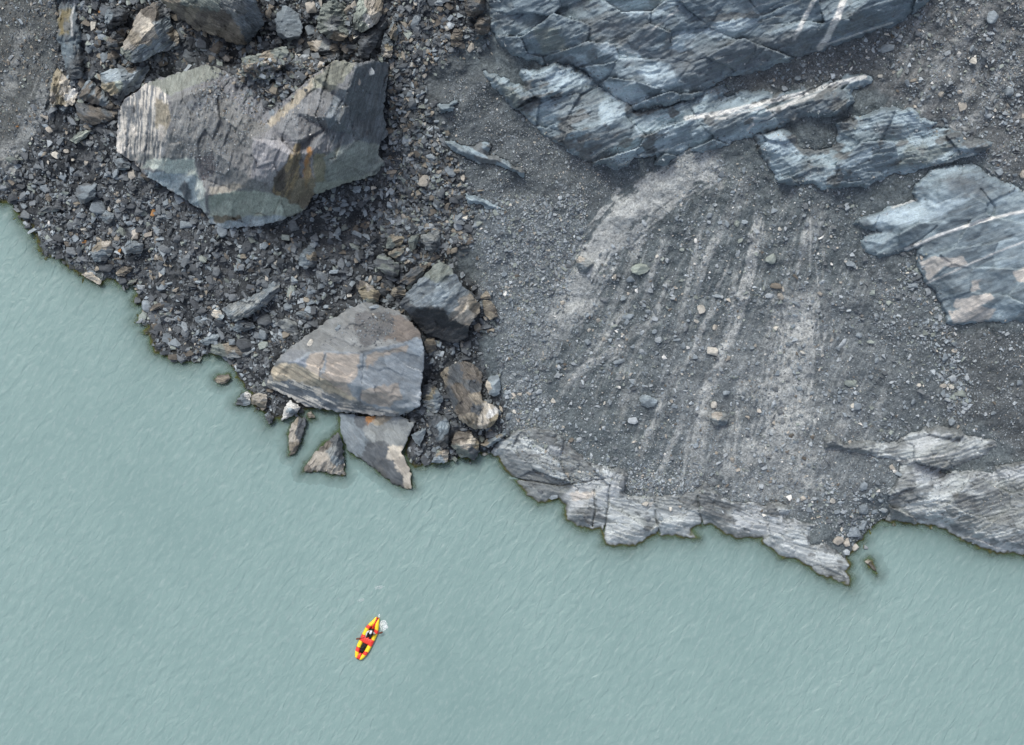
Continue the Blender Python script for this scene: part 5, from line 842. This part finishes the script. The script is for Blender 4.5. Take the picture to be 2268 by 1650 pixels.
def auto(poly, cnt, lo, hi, pk):
    P = np.array(poly, float); got = 0
    for _ in range(cnt * 60):
        if got >= cnt: break
        u, v = rng.uniform(P[:, 0].min(), P[:, 0].max()), rng.uniform(P[:, 1].min(), P[:, 1].max()); a = np.array([u]), np.array([v])
        r = rng.uniform(lo, hi)
        if not inside(*a, poly)[0] or sd_at(*a)[0] < 5 or bm_at(*a)[0] > .1 or om_at(*a)[0] > .3: continue
        if any((u - t[0]) ** 2 + (v - t[1]) ** 2 < ((t[2] + r * .5) * .8) ** 2 for t in taken): continue
        ci, ks = pick(rng, pk, 1); STONES.append((u, v, r, r * rng.uniform(.5, 1), rng.uniform(-90, 90), ks[ci[0]])); taken.append((u, v, r * .5)); got += 1
auto([(0, 440), (300, 400), (640, 560), (860, 560), (780, 660), (640, 780), (400, 790), (330, 700), (270, 620), (60, 510)], 46, 24, 42, 'char'); auto(TOPR, 16, 22, 34, 'warm')

DIRW = ['right of', 'upslope right of', 'upslope of', 'upslope left of', 'left of', 'downslope left of', 'downslope of', 'downslope right of']
def near_land(u, v):
    best = (1e9, None, None)
    for s, p in LAND:
        d = float(pdist(np.array([u]), np.array([v]), p)[0]); 
        if inside(np.array([u]), np.array([v]), p)[0]: d = -1
        if d < best[0]: best = (d, s, p)
    d, s, p = best
    if d < 0: return 'on ' + s
    c = np.mean(p, 0); q = np.array((u - c[0], c[1] - v)); sp = (np.ptp(np.array(p), axis=0) / 2 + 8); a = math.atan2(q[1] / sp[1], q[0] / sp[0])
    w_ = DIRW[int(round(a / (math.pi / 4))) % 8]
    return ('close ' if d < 45 else 'well ' if d > 130 else '') + w_ + ' ' + s
labs = {}
for i, s in enumerate(STONES):
    u, v, wd, dp, rt, cn = s; asp = max(wd, dp) / min(wd, dp); big = max(wd, dp)
    shp = 'sliver of stone' if asp > 2.1 else 'oblong stone' if asp > 1.45 else 'chunky stone' if big > 24 else 'angular stone' if (i % 3) else 'pointed stone'
    sz = 'large' if big > 30 else 'small' if big < 15 else ''
    l = ' '.join(x for x in (sz, cn, shp, near_land(u, v)) if x)
    labs.setdefault(l, []).append(i)
final = {}
ORD = ['first', 'second', 'third', 'fourth', 'fifth', 'sixth', 'seventh', 'eighth']
for l, ids in labs.items():
    ids.sort(key=lambda k: STONES[k][0])
    for n_, k in enumerate(ids):
        if len(ids) == 1: final[k] = l
        elif len(ids) == 2: final[k] = l + (', the left one' if n_ == 0 else ', the right one')
        else: final[k] = l + ', %s from the left' % ORD[min(n_, 7)]
STONES_ALL = STONES
for i, (u, v, wd, dp, rt, cn) in enumerate(STONES_ALL):
    r = np.random.default_rng(3000 + i); V, F = BIG[i % len(BIG)]
    z = float(ztop_at(np.array([u]), np.array([v]))[0]); k = MPP * (CAM_H - z) / CAM_H; z = max(z, -.05)
    a = R(-rt) if False else R(rt); hz = .5 * min(wd, dp) * k * r.uniform(.9, 1.3)
    L = V * np.array((wd * k * .5, dp * k * .5, hz)); t = r.normal(0, .22, 2); L[:, 2] += L[:, 0] * t[0] + L[:, 1] * t[1]
    W = np.stack([L[:, 0] * math.cos(a) - L[:, 1] * math.sin(a), L[:, 0] * math.sin(a) + L[:, 1] * math.cos(a), L[:, 2]], -1)
    c = np.array(STCOL[cn]) * r.uniform(.88, 1.15); c2 = c * np.where(r.random((len(V), 1)) < .3, r.uniform(.7, 1.25, (len(V), 1)), 1)
    o = mk_mesh('stone', W, F, M_STONE, c2)
    mod = o.modifiers.new('chip', 'BEVEL'); mod.width = .06 * min(wd, dp) * k; mod.segments = 1
    o.location = world(np.array([u]), np.array([v]), np.array([z + hz * .22]))[0]
    tag(o, final[i], 'stone', 'loose stones on the slope')
# ------------------------------------------------------------------ inflatable raft, paddler, paddle
M_YEL = plain('yellow_fabric', (.93, .66, .03), .4); M_RED = plain('red_fabric', (.86, .06, .04), .4); M_DRED = plain('dark_red_fabric', (.30, .012, .01), .5)
M_BLK = plain('black_fabric', (.012, .011, .011), .7); M_WHITE = plain('white_shell', (.80, .82, .83), .3); M_CLOTH = plain('white_cloth', (.62, .64, .66), .8)
M_SKIN = plain('skin', (.50, .30, .22), .6); M_SHAFT = plain('dark_shaft', (.03, .022, .02), .5); M_BLADE = plain('brown_blade', (.13, .045, .025), .45); M_GREY = plain('grey_webbing', (.2, .2, .2), .7)
S = .0032
yaw = R(-25.7)
def place(o):
    p = world(np.array([815.8]), np.array([1411.8]), np.array([0.]))[0]; o.location = p; o.rotation_euler = (0, 0, yaw)
def root(name, label, cat):
    e = bpy.data.objects.new(name, None); COL.objects.link(e); place(e); e.empty_display_size = .2; return tag(e, label, cat)
raft = root('raft', 'yellow and red inflatable raft with a pointed tail on the open lake', 'raft')
# outer outline, half widths measured along the hull (y towards the pointed tail), metres
HW = [(-603, 66), (-580, 104), (-500, 138), (-425, 162), (-315, 182), (-150, 186), (30, 188), (200, 184), (260, 174), (340, 146), (450, 102), (560, 62), (588, 48)]
def hw(y): return np.interp(y, [p[0] for p in HW], [p[1] for p in HW])
def tube(side, y0, y1, n=8, rad=58, ring=14):
    ys = np.linspace(y0, y1, n); V = []; F = []
    for y in ys:
        r_ = min(rad, hw(y) * .52) * S; xo = hw(y) * S - r_; zc = .17
        for k in range(ring):
            a = 2 * math.pi * k / ring; V.append((side * (xo + r_ * math.cos(a)), y * S, zc + r_ * math.sin(a) * (.19 / .186)))
    for i in range(n - 1):
        for k in range(ring):
            q = [i * ring + k, i * ring + (k + 1) % ring, (i + 1) * ring + (k + 1) % ring, (i + 1) * ring + k]
            F.append(q if side < 0 else q[::-1])
    return V, F
def quads(name, V, F, mat, smooth=True, parent=raft):
    return mk_mesh(name, V, F, mat, None, None, smooth, parent)
SEG = [(-600, -432, M_YEL), (-432, -325, M_RED), (-325, -150, M_YEL), (-150, 25, M_RED), (25, 212, M_YEL), (212, 308, M_RED), (308, 586, M_YEL)]
for side in (-1, 1):
    for (a, b_, mt) in SEG:
        sh = -14 * side if a > -432 else 0
        V, F = tube(side, a + (sh if a > -600 else 0), b_ + (sh if b_ < 586 else 0)); quads('side_tube_panel', V, F, mt)
def patch(name, rows, mat, parent=raft, ribs=0, thick=.05):
    """inflated panel: rows of (y, x0, x1, z) lofted with a puffed cross section and a closed underside"""
    V = []; F = []; m = 25
    for (y, x0, x1, z) in rows:
        for k in range(m):
            t = k / (m - 1); p = math.sin(math.pi * t) ** .5 * thick
            if ribs: p = thick * (.35 + .65 * abs(math.sin(math.pi * t * ribs)) ** .5)
            V.append(((x0 + (x1 - x0) * t) * S, y * S, z + p))
    n = len(rows)
    for (y, x0, x1, z) in rows:
        for k in range(m): V.append(((x0 + (x1 - x0) * k / (m - 1)) * S, y * S, z - .06))
    o = n * m
    for i in range(n - 1):
        for k in range(m - 1):
            a = i * m + k; F.append((a, a + 1, a + m + 1, a + m)); F.append((o + a, o + a + m, o + a + m + 1, o + a + 1))
        F.append((i * m, (i + 1) * m, o + (i + 1) * m, o + i * m)); F.append((i * m + m - 1, o + i * m + m - 1, o + (i + 1) * m + m - 1, (i + 1) * m + m - 1))
    for k in range(m - 1):
        F.append((k, o + k, o + k + 1, k + 1)); a = (n - 1) * m + k; F.append((a, a + 1, o + a + 1, o + a))
    return quads(name, V, F, mat)
patch('thwart_cushion', [(-152, -128, 128, .27), (-120, -134, 134, .31), (-60, -138, 138, .33), (0, -136, 136, .31), (28, -130, 130, .27)], M_RED, ribs=5, thick=.06)
patch('floor', [(-560, -50, 50, .07), (-400, -100, 100, .07), (-150, -125, 125, .07), (200, -120, 120, .07), (320, -60, 60, .07)], M_BLK, thick=.02)
patch('nose_deck', [(-606, -60, 54, .24), (-570, -58, 54, .33), (-490, -42, 38, .34), (-425, -28, 24, .31)], M_RED, thick=.05)
patch('nose_handle', [(-594, -38, 26, .36), (-584, -40, 28, .365)], M_BLK, thick=.02)
patch('tail_deck', [(268, -30, 28, .25), (400, -36, 30, .28), (500, -34, 32, .27), (590, -36, 34, .24)], M_RED, thick=.05)
patch('tail_seam', [(320, -5, 3, .325), (420, -8, 4, .335), (520, -12, 6, .325), (592, -22, 18, .29)], M_DRED, thick=.012)
patch('spray_skirt', [(-420, -48, 40, .14), (-380, -56, 50, .19), (-300, -62, 58, .20), (-200, -66, 60, .20), (-150, -60, 54, .17)], M_BLK, thick=.06)
patch('gear_bag', [(-320, -34, 20, .25), (-290, -40, 28, .29), (-250, -38, 30, .29), (-220, -30, 24, .26)], M_BLK, thick=.07)
for x, y in ((-118, 345), (118, 300), (-150, 20)):
    bm = bmesh.new(); bmesh.ops.create_cone(bm, cap_ends=True, segments=12, radius1=.02, radius2=.016, depth=.03)
    me = bpy.data.meshes.new('valve'); bm.to_mesh(me); bm.free(); me.materials.append(M_BLK); o = bpy.data.objects.new('valve', me); COL.objects.link(o); o.parent = raft; o.location = (x * .82 * S, y * S, .352)

def skin_body(name, joints, edges, mat, parent, lv=2):
    me = bpy.data.meshes.new(name); me.from_pydata([j[:3] for j in joints], edges, []); o = bpy.data.objects.new(name, me); COL.objects.link(o)
    sk = o.modifiers.new('skin', 'SKIN'); sk.use_smooth_shade = True
    for i, j in enumerate(joints):
        r_ = j[3]; me.skin_vertices[0].data[i].radius = r_ if isinstance(r_, tuple) else (r_, r_)
    me.skin_vertices[0].data[0].use_root = True
    s_ = o.modifiers.new('sub', 'SUBSURF'); s_.levels = s_.render_levels = lv
    dg = bpy.context.evaluated_depsgraph_get(); nm = bpy.data.meshes.new_from_object(o.evaluated_get(dg)); o.modifiers.clear(); o.data = nm
    nm.materials.clear(); nm.materials.append(mat)
    for p in nm.polygons: p.use_smooth = True
    o.parent = parent; return o
per = root('person', 'seated paddler in white sleeves and helmet, black vest, gripping the paddle', 'person')
def q(x, y, z): return (x * S, y * S, z)
ry, rx_ = 23, -66; LH = q(-70, 24, .50); RH = q(98, 168, .56)     # grips on the shaft
J = [(0, 205 * S, .26, (.17, .13)), (0, 212 * S, .42, (.15, .11)), (0, 218 * S, .58, (.17, .11)), (0, 222 * S, .70, (.10, .08)), (0, 222 * S, .78, (.055, .055)), (0, 220 * S, .88, (.085, .095)), (0, 218 * S, .98, (.075, .085)),
     (-.19, .70, .69, .065), (-.27, .42, .55, .05), (LH[0], LH[1] + .09, LH[2] + .02, .036), (LH[0], LH[1] + .03, LH[2] + .01, (.04, .022)),
     (.19, .71, .69, .065), (.36, .66, .56, .05), (RH[0] + .02, RH[1] + .09, RH[2] + .02, .036), (RH[0], RH[1] + .03, RH[2] + .01, (.04, .022)),
     (-.10, .50, .30, .09), (-.14, .16, .42, .07), (-.12, -.05, .24, .05), (.10, .50, .30, .09), (.14, .16, .42, .07), (.12, -.05, .24, .05)]
E = [(0, 1), (1, 2), (2, 3), (3, 4), (4, 5), (5, 6), (3, 7), (7, 8), (8, 9), (9, 10), (3, 11), (11, 12), (12, 13), (13, 14), (0, 15), (15, 16), (16, 17), (0, 18), (18, 19), (19, 20)]
for sgn, (hx, hy, hz) in ((-1, LH), (1, RH)):                   # five fingers closed over the shaft, thumb underneath
    w0 = 10 if sgn < 0 else 14
    for f in range(4):
        dx = (f - 1.5) * .021; ln = (.034, .04, .037, .029)[f]; b0 = len(J)
        J += [(hx + dx, hy + .012, hz + .028, .0095), (hx + dx, hy - ln * .6, hz + .026, .009), (hx + dx, hy - ln * .7, hz - .008, .008)]
        E += [(w0, b0), (b0, b0 + 1), (b0 + 1, b0 + 2)]
    b0 = len(J); J += [(hx - sgn * .045, hy + .015, hz - .01, .011), (hx - sgn * .03, hy - .022, hz - .022, .009)]; E += [(w0, b0), (b0, b0 + 1)]
body = skin_body('body', J, E, M_SKIN, per)
def shell(name, joints, edges, mat, lv=2): return skin_body(name, joints, edges, mat, per, lv)
shell('life_vest', [(0, .64, .34, (.20, .16)), (0, .66, .50, (.20, .16)), (0, .69, .64, (.19, .15)), (0, .70, .72, (.11, .10))], [(0, 1), (1, 2), (2, 3)], M_BLK)
for sgn, sh, el, wr in ((-1, J[7], J[8], J[9]), (1, J[11], J[12], J[13])):
    shell('sleeve', [(sh[0] * .9, sh[1], sh[2] + .01, .088), (el[0], el[1], el[2], .07), (wr[0], wr[1] + .01, wr[2], .05)], [(0, 1), (1, 2)], M_CLOTH)
for sgn in (-1, 1):
    shell('trouser_leg', [(sgn * .09, .60, .29, .12), (sgn * .14, .16, .43, .088), (sgn * .12, -.03, .25, .065)], [(0, 1), (1, 2)], M_BLK)
def blob(name, c, r_, mat, parent, zcut=None, seg=24):
    bm = bmesh.new(); bmesh.ops.create_uvsphere(bm, u_segments=seg, v_segments=16, radius=1)
    if zcut is not None: bmesh.ops.bisect_plane(bm, geom=bm.verts[:] + bm.edges[:] + bm.faces[:], plane_co=(0, 0, zcut), plane_no=(0, 0, -1), clear_outer=True)
    for v in bm.verts: v.co = Vector((v.co.x * r_[0] + c[0], v.co.y * r_[1] + c[1], v.co.z * r_[2] + c[2]))
    me = bpy.data.meshes.new(name); bm.to_mesh(me); bm.free(); me.materials.append(mat)
    for p in me.polygons: p.use_smooth = True
    o = bpy.data.objects.new(name, me); COL.objects.link(o); o.parent = parent; return o
hc = (.01, 220 * S, .93)
hel = blob('helmet', (hc[0], hc[1], hc[2]), (.145, .175, .15), M_WHITE, per, -.15)
for sx in (-1, 1): blob('helmet_band', (hc[0] + sx * .102, hc[1], hc[2] + .012), (.042, .15, .115), M_BLK, hel)
for sx in (-1, 1): blob('eye', (hc[0] + sx * .032, hc[1] - .098, .885), (.012, .008, .009), M_BLK, per, seg=10)
for sx in (-1, 1): blob('ear', (hc[0] + sx * .088, hc[1], .875), (.014, .024, .032), M_SKIN, per, seg=10)
blob('nose', (hc[0], hc[1] - .108, .86), (.014, .02, .022), M_SKIN, per, seg=10); blob('mouth', (hc[0], hc[1] - .094, .825), (.026, .009, .007), M_DRED, per, seg=10)
pad = root('paddle', 'double bladed paddle with brown blades held across the raft', 'paddle')
A = Vector(q(-205, -98, .40)); B = Vector(q(262, 316, .34)); 
def rod(name, pts, rads, mat, parent, flat=1.0, seg=10):
    V = []; F = []
    for i, (p, r_) in enumerate(zip(pts, rads)):
        d = (pts[min(i + 1, len(pts) - 1)] - pts[max(i - 1, 0)]).normalized(); s1 = d.cross(Vector((0, 0, 1))).normalized(); s2 = d.cross(s1)
        for k in range(seg):
            a = 2 * math.pi * k / seg; V.append(tuple(p + s1 * r_ * math.cos(a) + s2 * r_ * flat * math.sin(a)))
    for i in range(len(pts) - 1):
        for k in range(seg): F.append((i * seg + k, i * seg + (k + 1) % seg, (i + 1) * seg + (k + 1) % seg, (i + 1) * seg + k))
    o = mk_mesh(name, V, F, mat, None, None, True, parent); return o
LHv, RHv = Vector(LH), Vector(RH)
d1 = (RHv - LHv).normalized()
endL = LHv - d1 * .42; endR = RHv + d1 * .36
rod('shaft', [endL, LHv, (LHv + RHv) / 2, RHv, endR], [.016] * 5, M_SHAFT, pad)
for e_, s_ in ((endL, -1), (endR, 1)):
    dd = d1 * s_; dd = Vector((dd.x, dd.y, -.35 if s_ > 0 else -.1)).normalized()
    rod('blade', [e_ - dd * .02, e_ + dd * .05, e_ + dd * .15, e_ + dd * .30, e_ + dd * .40, e_ + dd * .43], [.016, .045, .075, .085, .06, .01], M_BLADE, pad, .18)

# foam kicked up by the paddle and the wake: thin broken crests lying on the water
def foam_mat(name='foam', top=.95):
    g = NT(name); pos = g.n('ShaderNodeTexCoord').outputs['Object']; n = g.noise(pos, 7, 5, .7)
    g.b.inputs['Base Color'].default_value = (.74, .80, .81, 1); g.b.inputs['Roughness'].default_value = .5
    tr = g.n('ShaderNodeBsdfTransparent'); mx = g.n('ShaderNodeMixShader'); g.l(g.mr(n, .34, .58, .04, top), mx.inputs[0]); g.l(tr.outputs[0], mx.inputs[1]); g.l(g.b.outputs[0], mx.inputs[2]); g.l(mx.outputs[0], g.out.inputs[0]); return g.m
M_FOAM = foam_mat(); M_FAINT = foam_mat('faint_foam', .34)
def foam(label, cu, cv, ru, rv, ang, seed, mat=None):
    n = 40; V = []; F = []
    c = world(np.array([cu]), np.array([cv]), np.array([0.]))[0]
    for j in range(9):
        for i in range(n):
            a = 2 * math.pi * i / n; nn = float(fbm(np.array([math.cos(a) * 1.6 + 5]), np.array([math.sin(a) * 1.6 + 5]), seed)[0]); r_ = j / 8 * (.55 + .9 * nn)
            x, y = r_ * ru * MPP * math.cos(a), r_ * rv * MPP * math.sin(a); V.append((x * math.cos(ang) - y * math.sin(ang), x * math.sin(ang) + y * math.cos(ang), .012 + .035 * (1 - j / 8) * nn))
    for j in range(8):
        for i in range(n): F.append((j * n + i, j * n + (i + 1) % n, (j + 1) * n + (i + 1) % n, (j + 1) * n + i))
    o = mk_mesh('foam', V, [f[::-1] for f in F], mat or M_FOAM, None, None, True); o.location = c; tag(o, label, 'foam', None, 'stuff')
foam('white splash of foam thrown up by the right paddle blade', 849.5, 1385, 10, 11, .5, 3)
foam('thin wisp of foam trailing off the raft tail', 839.5, 1364, 2.5, 4, -.3, 4)
foam('drifting patch of foam far behind the raft tail', 840, 1301, 11, 4, .2, 5, M_FAINT)
foam('faint smear of foam left of the drifting patch', 800, 1329, 7, 3, .4, 6, M_FAINT)
